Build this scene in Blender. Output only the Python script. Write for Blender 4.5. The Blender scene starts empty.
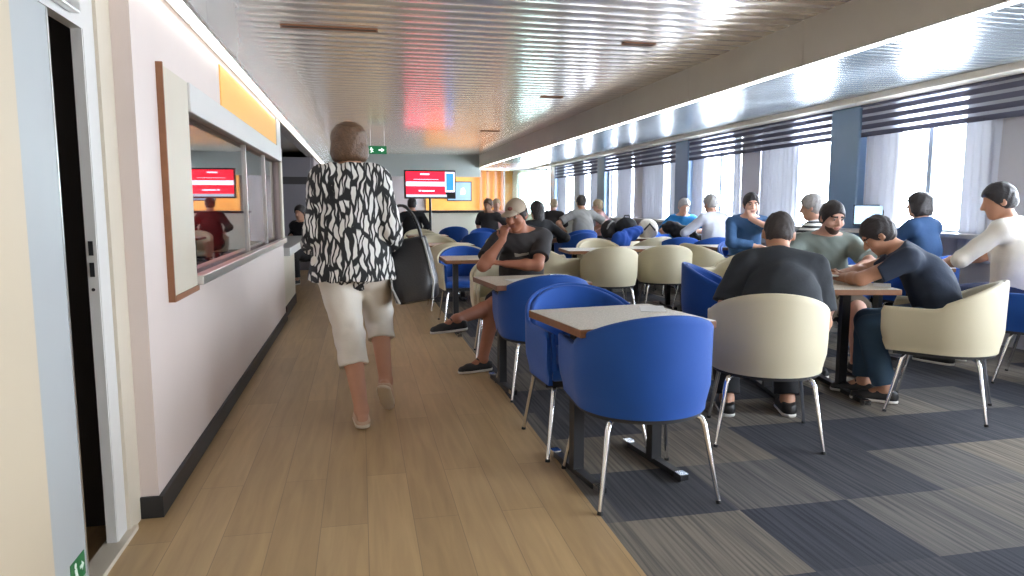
import bpy, math, random
import numpy as np
from math import sin, cos, radians, pi, sqrt
from mathutils import Vector, Matrix
random.seed(4)
sc = bpy.context.scene
C = sc.collection

# ------------------------------------------------------------------ materials
def nodes_of(m):
    m.use_nodes = True
    return m.node_tree.nodes, m.node_tree.links
def mat(name, col, rough=.6, metal=0., spec=.5, noise=0., nscale=20., bump=0., bscale=60., coat=0., sheen=0.):
    m = bpy.data.materials.new(name); n, l = nodes_of(m)
    b = n['Principled BSDF']
    b.inputs['Base Color'].default_value = (*col, 1); b.inputs['Roughness'].default_value = rough
    b.inputs['Metallic'].default_value = metal; b.inputs['Specular IOR Level'].default_value = spec
    b.inputs['Coat Weight'].default_value = coat; b.inputs['Sheen Weight'].default_value = sheen
    tc = n.new('ShaderNodeTexCoord')
    nt = n.new('ShaderNodeTexNoise'); nt.inputs['Scale'].default_value = nscale; nt.inputs['Detail'].default_value = 4
    l.new(tc.outputs['Object'], nt.inputs['Vector'])
    mx = n.new('ShaderNodeMix'); mx.data_type = 'RGBA'
    a = noise
    mx.inputs[6].default_value = (*[c*(1-a) for c in col], 1); mx.inputs[7].default_value = (*[min(1, c*(1+a)) for c in col], 1)
    l.new(nt.outputs['Fac'], mx.inputs[0]); l.new(mx.outputs[2], b.inputs['Base Color'])
    if bump:
        n2 = n.new('ShaderNodeTexNoise'); n2.inputs['Scale'].default_value = bscale; n2.inputs['Detail'].default_value = 3
        l.new(tc.outputs['Object'], n2.inputs['Vector'])
        bp = n.new('ShaderNodeBump'); bp.inputs['Strength'].default_value = bump; bp.inputs['Distance'].default_value = .01
        l.new(n2.outputs['Fac'], bp.inputs['Height']); l.new(bp.outputs[0], b.inputs['Normal'])
    return m
def s2l(r, g, b):
    return tuple((c/255/12.92 if c/255 <= .04045 else ((c/255+.055)/1.055)**2.4) for c in (r, g, b))
def emit(name, col, st):
    m = bpy.data.materials.new(name); n, l = nodes_of(m)
    b = n['Principled BSDF']; b.inputs['Base Color'].default_value = (*col, 1)
    b.inputs['Emission Color'].default_value = (*col, 1); b.inputs['Emission Strength'].default_value = st
    return m
def glass(name, tint, refl_base=.06, rough=.02):
    m = bpy.data.materials.new(name); n, l = nodes_of(m)
    for x in list(n):
        if x.type != 'OUTPUT_MATERIAL': n.remove(x)
    out = [x for x in n if x.type == 'OUTPUT_MATERIAL'][0]
    t = n.new('ShaderNodeBsdfTransparent'); t.inputs[0].default_value = (*tint, 1)
    g = n.new('ShaderNodeBsdfGlossy'); g.inputs['Roughness'].default_value = rough
    lw = n.new('ShaderNodeLayerWeight'); lw.inputs[0].default_value = .5
    fr = n.new('ShaderNodeMath'); fr.operation = 'POWER'; fr.inputs[1].default_value = 4.0; l.new(lw.outputs['Facing'], fr.inputs[0])
    ad = n.new('ShaderNodeMath'); ad.operation = 'ADD'; ad.inputs[1].default_value = refl_base; ad.use_clamp = True
    l.new(fr.outputs[0], ad.inputs[0])
    mx = n.new('ShaderNodeMixShader'); l.new(ad.outputs[0], mx.inputs[0]); l.new(t.outputs[0], mx.inputs[1]); l.new(g.outputs[0], mx.inputs[2])
    l.new(mx.outputs[0], out.inputs[0])
    return m
def sheer(name, col, transp, transl):
    m = bpy.data.materials.new(name); n, l = nodes_of(m)
    b = n['Principled BSDF']; out = [x for x in n if x.type == 'OUTPUT_MATERIAL'][0]
    b.inputs['Base Color'].default_value = (*col, 1); b.inputs['Roughness'].default_value = .9
    tl = n.new('ShaderNodeBsdfTranslucent'); tl.inputs[0].default_value = (*col, 1)
    tr = n.new('ShaderNodeBsdfTransparent')
    m1 = n.new('ShaderNodeMixShader'); m1.inputs[0].default_value = transl
    m2 = n.new('ShaderNodeMixShader'); m2.inputs[0].default_value = transp
    l.new(b.outputs[0], m1.inputs[1]); l.new(tl.outputs[0], m1.inputs[2])
    l.new(m1.outputs[0], m2.inputs[1]); l.new(tr.outputs[0], m2.inputs[2]); l.new(m2.outputs[0], out.inputs[0])
    return m

def wood_floor():
    m = bpy.data.materials.new('plank_vinyl'); n, l = nodes_of(m); b = n['Principled BSDF']
    tc = n.new('ShaderNodeTexCoord'); mp = n.new('ShaderNodeMapping'); mp.inputs['Rotation'].default_value = (0, 0, pi/2)
    l.new(tc.outputs['Object'], mp.inputs[0])
    br = n.new('ShaderNodeTexBrick'); br.inputs['Scale'].default_value = 1; br.offset = .37
    br.inputs['Brick Width'].default_value = 1.35; br.inputs['Row Height'].default_value = .18
    br.inputs['Mortar Size'].default_value = .0016; br.inputs['Mortar Smooth'].default_value = .3
    br.inputs['Color1'].default_value = (*s2l(192, 162, 120), 1); br.inputs['Color2'].default_value = (*s2l(178, 149, 109), 1)
    br.inputs['Mortar'].default_value = (*s2l(146, 124, 94), 1)
    l.new(mp.outputs[0], br.inputs['Vector'])
    mp2 = n.new('ShaderNodeMapping'); mp2.inputs['Scale'].default_value = (14, 1.1, 1); l.new(tc.outputs['Object'], mp2.inputs[0])
    nt = n.new('ShaderNodeTexNoise'); nt.inputs['Scale'].default_value = 1.6; nt.inputs['Detail'].default_value = 6; nt.inputs['Distortion'].default_value = .6
    l.new(mp2.outputs[0], nt.inputs[0])
    mx = n.new('ShaderNodeMix'); mx.data_type = 'RGBA'; mx.blend_type = 'MULTIPLY'; mx.inputs[0].default_value = .45
    rp = n.new('ShaderNodeValToRGB'); rp.color_ramp.elements[0].color = (.62, .58, .52, 1); rp.color_ramp.elements[0].position = .3
    rp.color_ramp.elements[1].color = (1.1, 1.08, 1.0, 1); rp.color_ramp.elements[1].position = .7
    l.new(nt.outputs['Fac'], rp.inputs[0]); l.new(br.outputs[0], mx.inputs[6]); l.new(rp.outputs[0], mx.inputs[7])
    l.new(mx.outputs[2], b.inputs['Base Color']); b.inputs['Roughness'].default_value = .42; b.inputs['Specular IOR Level'].default_value = .45
    return m
def carpet():
    m = bpy.data.materials.new('carpet_tiles'); n, l = nodes_of(m); b = n['Principled BSDF']
    tc = n.new('ShaderNodeTexCoord')
    mp = n.new('ShaderNodeMapping'); mp.inputs['Scale'].default_value = (2.0, 2.0, 1); l.new(tc.outputs['Object'], mp.inputs[0])
    fl = n.new('ShaderNodeVectorMath'); fl.operation = 'FLOOR'; l.new(mp.outputs[0], fl.inputs[0])
    wn = n.new('ShaderNodeTexWhiteNoise'); wn.noise_dimensions = '2D'; l.new(fl.outputs[0], wn.inputs[0])
    rp = n.new('ShaderNodeValToRGB'); cr = rp.color_ramp; cr.interpolation = 'CONSTANT'
    cols = [(0, (106, 103, 101)), (.2, (124, 117, 108)), (.4, (76, 77, 83)), (.56, (114, 109, 104)), (.72, (68, 70, 78)), (.84, (126, 118, 108))]
    cr.elements[0].position = 0; cr.elements[0].color = (*s2l(*cols[0][1]), 1)
    cr.elements[1].position = cols[1][0]; cr.elements[1].color = (*s2l(*cols[1][1]), 1)
    for p, c in cols[2:]:
        e = cr.elements.new(p); e.color = (*s2l(*c), 1)
    l.new(wn.outputs[0], rp.inputs[0])
    # fine streaks running with the room
    mp2 = n.new('ShaderNodeMapping'); mp2.inputs['Scale'].default_value = (64, 1.5, 1); l.new(tc.outputs['Object'], mp2.inputs[0])
    nt = n.new('ShaderNodeTexNoise'); nt.inputs['Scale'].default_value = 1.; nt.inputs['Detail'].default_value = 2; l.new(mp2.outputs[0], nt.inputs[0])
    r2 = n.new('ShaderNodeValToRGB'); r2.color_ramp.elements[0].position = .36; r2.color_ramp.elements[0].color = (.52, .54, .58, 1)
    r2.color_ramp.elements[1].position = .62; r2.color_ramp.elements[1].color = (1.25, 1.22, 1.16, 1)
    l.new(nt.outputs['Fac'], r2.inputs[0])
    mx = n.new('ShaderNodeMix'); mx.data_type = 'RGBA'; mx.blend_type = 'MULTIPLY'; mx.inputs[0].default_value = .75
    l.new(rp.outputs[0], mx.inputs[6]); l.new(r2.outputs[0], mx.inputs[7])
    n3 = n.new('ShaderNodeTexNoise'); n3.inputs['Scale'].default_value = 350; l.new(tc.outputs['Object'], n3.inputs[0])
    bp = n.new('ShaderNodeBump'); bp.inputs['Strength'].default_value = .5; bp.inputs['Distance'].default_value = .004
    l.new(n3.outputs['Fac'], bp.inputs['Height']); l.new(bp.outputs[0], b.inputs['Normal'])
    l.new(mx.outputs[2], b.inputs['Base Color']); b.inputs['Roughness'].default_value = .9; b.inputs['Specular IOR Level'].default_value = .2
    return m
def zebra():
    m = bpy.data.materials.new('zebra_print'); n, l = nodes_of(m); b = n['Principled BSDF']
    tc = n.new('ShaderNodeTexCoord')
    n0 = n.new('ShaderNodeTexNoise'); n0.inputs['Scale'].default_value = 7; l.new(tc.outputs['Object'], n0.inputs[0])
    sb = n.new('ShaderNodeVectorMath'); sb.operation = 'SUBTRACT'; sb.inputs[1].default_value = (.5, .5, .5); l.new(n0.outputs['Color'], sb.inputs[0])
    sl = n.new('ShaderNodeVectorMath'); sl.operation = 'SCALE'; sl.inputs['Scale'].default_value = .09; l.new(sb.outputs[0], sl.inputs[0])
    ad = n.new('ShaderNodeVectorMath'); ad.operation = 'ADD'; l.new(tc.outputs['Object'], ad.inputs[0]); l.new(sl.outputs[0], ad.inputs[1])
    mp = n.new('ShaderNodeMapping'); mp.inputs['Scale'].default_value = (42, 5, 8.5); mp.inputs['Rotation'].default_value = (0, .3, 0); l.new(ad.outputs[0], mp.inputs[0])
    v = n.new('ShaderNodeTexVoronoi'); v.feature = 'DISTANCE_TO_EDGE'; v.inputs['Scale'].default_value = 1; v.inputs['Randomness'].default_value = .9
    l.new(mp.outputs[0], v.inputs[0])
    rp = n.new('ShaderNodeValToRGB'); rp.color_ramp.elements[0].position = .12; rp.color_ramp.elements[0].color = (.006, .006, .007, 1)
    rp.color_ramp.elements[1].position = .18; rp.color_ramp.elements[1].color = (.72, .7, .66, 1)
    l.new(v.outputs['Distance'], rp.inputs[0]); l.new(rp.outputs[0], b.inputs['Base Color']); b.inputs['Roughness'].default_value = .75
    return m
def stripes(name, c1, c2, scale, axis='Z', dist=0., duty=.5):
    m = bpy.data.materials.new(name); n, l = nodes_of(m); b = n['Principled BSDF']
    tc = n.new('ShaderNodeTexCoord'); w = n.new('ShaderNodeTexWave'); w.bands_direction = axis; w.inputs['Scale'].default_value = scale
    w.inputs['Distortion'].default_value = dist; l.new(tc.outputs['Object'], w.inputs[0])
    rp = n.new('ShaderNodeValToRGB'); rp.color_ramp.elements[0].position = duty-.05; rp.color_ramp.elements[0].color = (*c1, 1)
    rp.color_ramp.elements[1].position = duty+.05; rp.color_ramp.elements[1].color = (*c2, 1)
    l.new(w.outputs['Fac'], rp.inputs[0]); l.new(rp.outputs[0], b.inputs['Base Color']); b.inputs['Roughness'].default_value = .8
    return m
def speckle(name, c1, c2):
    m = bpy.data.materials.new(name); n, l = nodes_of(m); b = n['Principled BSDF']
    tc = n.new('ShaderNodeTexCoord'); v = n.new('ShaderNodeTexNoise'); v.inputs['Scale'].default_value = 130; v.inputs['Detail'].default_value = 2
    l.new(tc.outputs['Object'], v.inputs[0])
    rp = n.new('ShaderNodeValToRGB'); rp.color_ramp.elements[0].position = .4; rp.color_ramp.elements[0].color = (*c1, 1)
    rp.color_ramp.elements[1].position = .6; rp.color_ramp.elements[1].color = (*c2, 1)
    l.new(v.outputs['Fac'], rp.inputs[0]); l.new(rp.outputs[0], b.inputs['Base Color']); b.inputs['Roughness'].default_value = .38
    return m
def brushed(name, col, rough, scale=(1, 1, 1), amt=.3, metal=1.):
    m = bpy.data.materials.new(name); n, l = nodes_of(m); b = n['Principled BSDF']
    b.inputs['Base Color'].default_value = (*col, 1); b.inputs['Metallic'].default_value = metal; b.inputs['Roughness'].default_value = rough
    tc = n.new('ShaderNodeTexCoord'); mp = n.new('ShaderNodeMapping'); mp.inputs['Scale'].default_value = scale; l.new(tc.outputs['Object'], mp.inputs[0])
    nt = n.new('ShaderNodeTexNoise'); nt.inputs['Scale'].default_value = 1; nt.inputs['Detail'].default_value = 2; l.new(mp.outputs[0], nt.inputs[0])
    bp = n.new('ShaderNodeBump'); bp.inputs['Strength'].default_value = amt; bp.inputs['Distance'].default_value = .02
    l.new(nt.outputs['Fac'], bp.inputs['Height']); l.new(bp.outputs[0], b.inputs['Normal'])
    return m

M = {}
M['floor'] = wood_floor(); M['carpet'] = carpet()
M['wall'] = mat('painted_panel', s2l(214, 200, 193), .45, noise=.04, nscale=3)
M['white'] = mat('white_paint', s2l(208, 206, 202), .4, noise=.03, nscale=4)
M['cream_paint'] = mat('cream_paint', s2l(202, 192, 174), .45, noise=.03, nscale=4)
M['doorleaf'] = mat('door_leaf_grey', s2l(170, 174, 175), .4, noise=.03, nscale=3)
M['nearwall'] = mat('warm_beige_wall', s2l(196, 182, 158), .5, noise=.05, nscale=2)
M['beige'] = mat('beige_paint', s2l(250, 242, 226), .5, noise=.05, nscale=2)
M['black'] = mat('black_rubber', (.012, .012, .013), .5, noise=.1)
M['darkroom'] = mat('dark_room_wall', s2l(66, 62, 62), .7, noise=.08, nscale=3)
M['booth'] = mat('booth_wall', s2l(140, 136, 142), .7, noise=.06, nscale=3)
M['yellow'] = mat('yellow_panel', s2l(246, 186, 92), .5, noise=.05, nscale=2)
M['woodtrim'] = mat('brown_wood_edge', s2l(138, 92, 62), .45, noise=.2, nscale=30)
M['steel'] = brushed('satin_steel', (.72, .72, .7), .28)
M['chrome'] = brushed('chrome', (.85, .86, .88), .12, amt=0)
M['ceil'] = brushed('ceiling_slat_metal', (.95, .87, .79), .2, (2.2, .6, 1), .3, .66)
M['fascia'] = brushed('fascia_metal', (.85, .83, .80), .26, (1, 1.6, 4), .2, .6)
M['lowceil'] = brushed('low_ceiling_metal', (.33, .37, .40), .22, (.5, 3.5, 1), .12, .55)
M['strip_left'] = emit('strip_light_diffuser_left', (1, .96, .9), .85)
M['beard'] = mat('stubble_beard', s2l(98, 76, 66), .7, noise=.3, nscale=120)
M['dimlamp'] = emit('dim_lamp', (1, .9, .8), 1.2)
M['boothlamp'] = emit('booth_lamp', (.95, .95, 1), 9)
M['strip'] = emit('strip_light_diffuser', (1, .96, .9), 4)
M['pillar'] = mat('blue_grey_pillar', s2l(112, 140, 168), .3, noise=.06, nscale=3)  # blue of window haze and reflections put into the pillar colour
M['panel'] = mat('window_panel', s2l(196, 194, 200), .5, noise=.03)
M['frame'] = mat('window_frame', s2l(150, 160, 172), .4)
M['winglass'] = glass('window_glass', (.97, .98, 1), .0)
M['boothglass'] = glass('booth_glass', (.72, .70, .74), .20)
M['greenglass'] = glass('green_glass', (.80, .95, .91), .05, .1)
M['curtain'] = sheer('sheer_curtain', (.60, .62, .70), .005, .014)
M['blind'] = sheer('blind_fabric', (.16, .16, .22), .04, .3)
M['blindsheer'] = sheer('blind_sheer_band', (.7, .73, .8), .4, .25)
M['blue'] = mat('blue_upholstery', s2l(10, 76, 162), .75, noise=.08, nscale=8, bump=.12, bscale=400, sheen=.15)
M['cream'] = mat('cream_upholstery', s2l(220, 210, 180), .55, noise=.03, nscale=6, bump=.05, bscale=200)
M['pan'] = mat('dark_chair_pan', (.02, .02, .022), .5)
M['tabletop'] = speckle('speckled_laminate', s2l(196, 184, 164), s2l(222, 212, 194))
M['tableedge'] = mat('table_wood_edge', s2l(128, 84, 54), .4, noise=.25, nscale=25)
M['darkmetal'] = mat('dark_table_leg', (.03, .03, .033), .4, metal=.3)
M['bulkhead'] = mat('grey_green_bulkhead', s2l(178, 184, 180), .4, noise=.04)
M['orange'] = mat('orange_wood_panel', s2l(206, 140, 62), .4, noise=.15, nscale=5)
M['screen_red'] = emit('screen_red', s2l(238, 22, 44), 1.0)
M['screen_blue'] = emit('screen_blue', s2l(40, 110, 210), .9)
M['screen_white'] = emit('screen_white', s2l(225, 215, 235), .9)
M['screen_grey'] = emit('screen_grey', s2l(150, 160, 175), .8)
M['green'] = emit('exit_green', s2l(12, 92, 52), .35)
M['signwhite'] = emit('sign_white', s2l(215, 235, 220), .7)
M['sticker'] = mat('green_sticker', s2l(24, 112, 62), .4)
M['stickerw'] = mat('sticker_white', s2l(225, 235, 225), .4)
M['laptop'] = emit('laptop_screen', s2l(150, 185, 220), .7)
M['paper'] = mat('white_paper', s2l(235, 233, 228), .7)
M['bag'] = mat('black_bag_leather', (.012, .012, .014), .38, bump=.15, bscale=120)
M['piping'] = mat('grey_piping', s2l(170, 168, 164), .5)
M['wallet'] = mat('brown_wallet', s2l(62, 40, 36), .5, noise=.2)
M['phone'] = mat('dark_phone', (.01, .01, .012), .2)
SK = {'tan': s2l(196, 146, 118), 'light': s2l(220, 172, 150), 'brown': s2l(170, 112, 86)}
for k, c in SK.items(): M['skin_'+k] = mat('skin_'+k, c, .5, noise=.06, nscale=18)
M['lip'] = mat('lips', s2l(166, 112, 100), .5); M['eye'] = mat('eyes', (.03, .022, .02), .25); M['eyewhite'] = mat('eye_whites', s2l(190, 180, 172), .3)
M['h_black'] = mat('black_hair', s2l(44, 38, 38), .55, noise=.4, nscale=80, bump=.5, bscale=150)
M['h_brown'] = mat('brown_hair', s2l(92, 66, 44), .45, noise=.5, nscale=60, bump=.5, bscale=120)
M['h_grey'] = mat('grey_hair', s2l(176, 172, 170), .6, noise=.25, nscale=60, bump=.5, bscale=120)
M['h_dgrey'] = mat('cropped_hair', s2l(64, 58, 56), .7, noise=.35, nscale=120, bump=.4, bscale=200)
M['h_blond'] = mat('blond_hair', s2l(196, 174, 140), .55, noise=.25, nscale=60, bump=.5, bscale=120)
M['zebra'] = zebra()
M['capri'] = mat('white_cotton', s2l(226, 220, 208), .8, noise=.03, bump=.2, bscale=30)
def cloth(name, rgb): M[name] = mat(name+'_cloth', s2l(*rgb), .85, noise=.08, nscale=12, bump=.2, bscale=35)
cloth('tee_charcoal', (58, 55, 56)); cloth('tee_dark', (44, 48, 54)); cloth('tee_sage', (122, 132, 126)); cloth('tee_navy', (38, 48, 66))
cloth('navy', (40, 52, 92)); cloth('whiteshirt', (236, 228, 214)); cloth('denim', (62, 88, 112)); cloth('blackpants', (24, 24, 28)); cloth('khaki', (140, 126, 108))
cloth('bluejacket', (60, 96, 138)); cloth('lightgrey', (206, 208, 218)); cloth('azure', (30, 122, 186)); cloth('greytee', (148, 146, 142)); cloth('red', (206, 44, 44))
cloth('pink', (222, 178, 172)); cloth('darkshorts', (44, 38, 40)); cloth('royal', (34, 84, 180)); cloth('silhouette', (34, 66, 104))  # silhouette: backlit darkness and blue haze put into the cloth colour
M['lamp'] = emit('bar_lamp', (1, .86, .66), 40)
M['bw'] = stripes('black_white_stripes', (.015, .015, .018), s2l(225, 222, 218), 7.5, 'Z', .6)
M['shortstripe'] = stripes('striped_shorts', s2l(176, 160, 136), s2l(104, 92, 78), 6, 'Y', 1.5)
M['shoe_black'] = mat('black_shoe', (.014, .013, .014), .5, noise=.2); M['sole_white'] = mat('white_sole', s2l(222, 218, 212), .6)
M['sandal'] = mat('tan_sandal', s2l(206, 176, 150), .6); M['sole_tan'] = mat('cream_sole', s2l(216, 202, 180), .6)
M['cap'] = mat('khaki_cap', s2l(176, 158, 138), .8, noise=.12, nscale=30); M['emblem'] = mat('cap_emblem', s2l(120, 70, 62), .7)
M['printdark'] = mat('dark_shirt_print', s2l(62, 72, 68), .8); M['printlight'] = mat('pale_shirt_print', s2l(178, 172, 158), .8)

# ------------------------------------------------------------------ mesh helpers
class MB:
    def __init__(s): s.v = []; s.f = []; s.mi = []
    def add(s, v, f, mi=0):
        o = len(s.v); s.v += [tuple(p) for p in v]; s.f += [tuple(i+o for i in q) for q in f]; s.mi += [mi]*len(f); return s
    def box(s, lo, hi, mi=0, R=None, org=(0, 0, 0)):
        v = [(x, y, z) for x in (lo[0], hi[0]) for y in (lo[1], hi[1]) for z in (lo[2], hi[2])]
        if R is not None: v = [tuple(Vector(org)+R @ Vector(p)) for p in v]
        return s.add(v, [(0, 1, 3, 2), (4, 6, 7, 5), (0, 4, 5, 1), (2, 3, 7, 6), (0, 2, 6, 4), (1, 5, 7, 3)], mi)
    def tube(s, pts, rad, n=12, mi=0, cap=True):
        pts = [Vector(p) for p in pts]
        if not isinstance(rad, (list, tuple)): rad = [rad]*len(pts)
        rings = []; up = None
        for i, p in enumerate(pts):
            d = (pts[min(i+1, len(pts)-1)]-pts[max(i-1, 0)]).normalized()
            if up is None:
                up = d.orthogonal().normalized()
            a = (up-d*up.dot(d)).normalized(); up = a; b = d.cross(a)
            rings.append([p+(a*cos(2*pi*k/n)+b*sin(2*pi*k/n))*rad[i] for k in range(n)])
        v = [q for r in rings for q in r]; f = []
        for i in range(len(pts)-1):
            for k in range(n):
                f.append((i*n+k, i*n+(k+1) % n, (i+1)*n+(k+1) % n, (i+1)*n+k))
        if cap: f += [tuple(range(n-1, -1, -1)), tuple((len(pts)-1)*n+k for k in range(n))]
        return s.add(v, f, mi)
    def prism(s, poly, z0, z1, mi=0):
        n = len(poly); v = [(x, y, z0) for x, y in poly]+[(x, y, z1) for x, y in poly]
        f = [tuple(range(n-1, -1, -1)), tuple(range(n, 2*n))]+[(i, (i+1) % n, n+(i+1) % n, n+i) for i in range(n)]
        return s.add(v, f, mi)
    def grid(s, rows, close=False, mi=0):
        n = len(rows[0]); v = [p for r in rows for p in r]; f = []
        for i in range(len(rows)-1):
            for k in range(n if close else n-1):
                f.append((i*n+k, i*n+(k+1) % n, (i+1)*n+(k+1) % n, (i+1)*n+k))
        return s.add(v, f, mi)
    def mesh(s, name, mats, smooth=False, ang=40):
        me = bpy.data.meshes.new(name); me.from_pydata(s.v, [], s.f); me.validate()
        for m in (mats if isinstance(mats, (list, tuple)) else [mats]): me.materials.append(m)
        if len(me.polygons) == len(s.mi): me.polygons.foreach_set('material_index', s.mi)
        import bmesh
        bm = bmesh.new(); bm.from_mesh(me); bmesh.ops.recalc_face_normals(bm, faces=bm.faces)
        if smooth:
            for f in bm.faces: f.smooth = True
            for e in bm.edges:
                if len(e.link_faces) == 2 and e.calc_face_angle(0) > radians(ang): e.smooth = False
        bm.to_mesh(me); bm.free(); me.update()
        return me
    def obj(s, name, mats, parent=None, smooth=False, bevel=0, ang=40, kind=None):
        return link(name, s.mesh(name, mats, smooth, ang), parent, bevel, kind)
def link(name, me, parent=None, bevel=0, kind=None):
    o = bpy.data.objects.new(name, me); C.objects.link(o)
    if parent: o.parent = parent
    if kind: o['kind'] = kind
    if bevel:
        b = o.modifiers.new('bevel', 'BEVEL'); b.width = bevel; b.segments = 2; b.limit_method = 'ANGLE'; b.angle_limit = radians(50)
    return o
def tag(o, label, cat, group=None):
    o['label'] = label; o['category'] = cat
    if group: o['group'] = group
    return o
def thing(name, label, cat, loc=(0, 0, 0), rz=0, group=None):
    o = bpy.data.objects.new(name, None); o.empty_display_size = .1; C.objects.link(o)
    o.location = loc; o.rotation_euler = (0, 0, radians(rz))
    return tag(o, label, cat, group)
def struct(name, mb, mats, parent=None, **k):
    return mb.obj(name, mats, parent, kind=None if parent else 'structure', **k)
B = lambda lo, hi: MB().box(lo, hi)
# ------------------------------------------------------------------ the room
ZC, ZR = 2.78, 2.41
struct('floor', B((-3.3, -3, -.1), (.92, 26, 0)), M['floor'])
struct('floor_carpet', B((.92, -3, -.1), (5.75, 26, 0)), M['carpet'])
# ceiling of transverse metal slats
mb = MB(); rows = []; y = -3.0; p = .2
while y < 22:
    for t, z in ((0, .020), (.004, .004), (.03, .0015), (.07, 0), (.13, 0), (.17, .0015), (.196, .004), (.1999, .020)):
        rows.append([(-.86, y+t, ZC+z), (3.7, y+t, ZC+z)])
    y += p
mb.grid(rows)
struct('ceiling', mb, M['ceil'], smooth=True, ang=60)
struct('ceiling_deck', B((-3.3, -3, 2.82), (5.75, 26, 2.9)), M['black'])
mb = MB(); rows = []; y = -3.0
while y < 22:
    for t, z in ((0, .012), (.003, .003), (.02, .001), (.05, 0), (.08, .001), (.097, .003), (.0999, .012)): rows.append([(3.66, y+t, ZR+z), (5.75, y+t, ZR+z)])
    y += .1
mb.grid(rows); struct('ceiling_right', mb, M['lowceil'], smooth=True, ang=60)
struct('ceiling_right_deck', B((3.66, -3, ZR+.02), (5.75, 22, ZR+.06)), M['black'])
mb = MB(); y = -3
while y < 22:
    mb.box((3.655, y+.004, ZR-.01), (3.72, y+2.096, 2.82)); y += 2.1
struct('trim_1', mb, M['beige'])                                   # bulkhead along the right of the raised ceiling
mb = MB(); y = -3
while y < 22:
    mb.box((-.95, y+.002, 2.15), (-.84, y+2.498, 2.82)); y += 2.5
struct('trim_2', mb, M['fascia'])                                  # metal upstand above the left wall
struct('trim_3', B((5.27, -3, 2.35), (5.6, 22, ZR)), M['beige'])   # cornice over the windows
# left side, panel wall with the booth window opening
Y0, Y1 = 2.94, 7.92
mb = MB(); mb.box((-.93, Y0, 0), (-.82, Y1, .88)).box((-.93, Y0, 1.70), (-.82, Y1, 2.15)).box((-.93, Y0, .88), (-.82, 3.66, 1.70)).box((-.93, 7.74, .88), (-.82, Y1, 1.70))
struct('wall_left', mb, M['wall'])
struct('baseboard_left', B((-.92, Y0-.012, 0), (-.803, Y1+.01, .088)), M['black'])
# doorway wall nearer the camera, set back a little
mb = MB(); mb.box((-.938, 2.70, 0), (-.9, Y0, 2.15)).box((-.94, 2.14, 1.84), (-.9, 2.70, 2.15))
struct('wall_left_doorway', mb, M['white'])
struct('trim_4', B((-.9, 2.80, 0), (-.888, Y0, 2.15)), M['cream_paint'])
struct('wall_left_near', B((-1.0, -3, 0), (-.885, 2.14, 2.15)), M['nearwall'])
struct('trim_5', B((-.95, 2.05, 0), (-.872, 2.84, .018)), M['cream_paint'])   # door sill
d = struct('door_1', B((-.945, 1.62, .02), (-.905, 2.42, 1.84)), M['doorleaf'])
struct('door_edge_strip', B((-.95, 2.42, .02), (-.903, 2.43, 1.84)), M['steel'], d)
mb = MB(); mb.box((-.936, 2.692, .02), (-.902, 2.70, 1.84))
j = struct('trim_6', mb, M['white'])
for z0, z1 in ((1.075, 1.125), (1.0, 1.05)):
    struct('strike_plate_hole', B((-.928, 2.690, z0), (-.913, 2.6925, z1)), M['black'], j)
struct('strike_plate_screw', MB().tube([(-.921, 2.6925, .955), (-.921, 2.6895, .955)], .006, 10), M['black'], j)
mb = MB().box((-.9, 2.30, 1.865), (-.868, 2.60, 1.905))
dc = tag(mb.obj('door_closer', M['steel'], bevel=.006), 'small grey door closer bar fixed above the sliding door at far left', 'door closer')
# the dark room through the doorway
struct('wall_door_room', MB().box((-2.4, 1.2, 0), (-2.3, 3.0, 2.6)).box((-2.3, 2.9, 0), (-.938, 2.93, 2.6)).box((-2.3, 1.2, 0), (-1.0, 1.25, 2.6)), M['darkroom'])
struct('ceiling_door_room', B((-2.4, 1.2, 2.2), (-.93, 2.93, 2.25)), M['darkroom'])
# booth behind the glass
struct('wall_booth', MB().box((-3.2, 2.95, 0), (-3.1, 9.0, 2.7)).box((-3.1, 2.93, 0), (-.93, 2.99, 2.7)).box((-3.1, 7.9, 0), (-.93, 7.96, 2.7)), M['booth'])
struct('ceiling_booth', B((-3.1, 2.99, 2.2), (-.95, 7.9, 2.24)), M['booth'])
w = thing('window_1', 'x', 'x'); del w['label']; del w['category']; w['kind'] = 'structure'
X0, X1 = -.822, -.796
struct('window_stile', MB().box((X0, 3.262, .855), (X1, 3.70, 1.835)).box((X0, 7.72, .855), (X1, 7.86, 1.835)), M['cream_paint'], w, bevel=.004)
struct('window_header', MB().box((X0, 3.70, 1.695), (X1+.012, 7.72, 1.835)), M['white'], w, bevel=.006)
struct('window_bottom_rail', MB().box((X0, 3.70, .855), (X1+.03, 7.80, .905)), M['steel'], w, bevel=.006)
struct('window_edge', MB().box((X0, 3.25, .83), (X1+.003, 3.262, 1.845)).box((X0, 3.262, .83), (X1+.004, 3.72, .855)), M['woodtrim'], w)
struct('window_pane', B((-.858, 3.66, .88), (-.850, 7.74, 1.70)), M['boothglass'], w)
for y in (5.66, 6.75):
    struct('window_mullion', B((-.868, y, .88), (-.835, y+.035, 1.70)), M['steel'], w)
struct('trim_7', B((-.82, 4.66, 1.855), (-.812, 7.55, 2.10)), M['yellow'])
struct('trim_8', B((-.82, 7.56, 1.80), (-.806, 7.9, 2.12)), M['white'])
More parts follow.
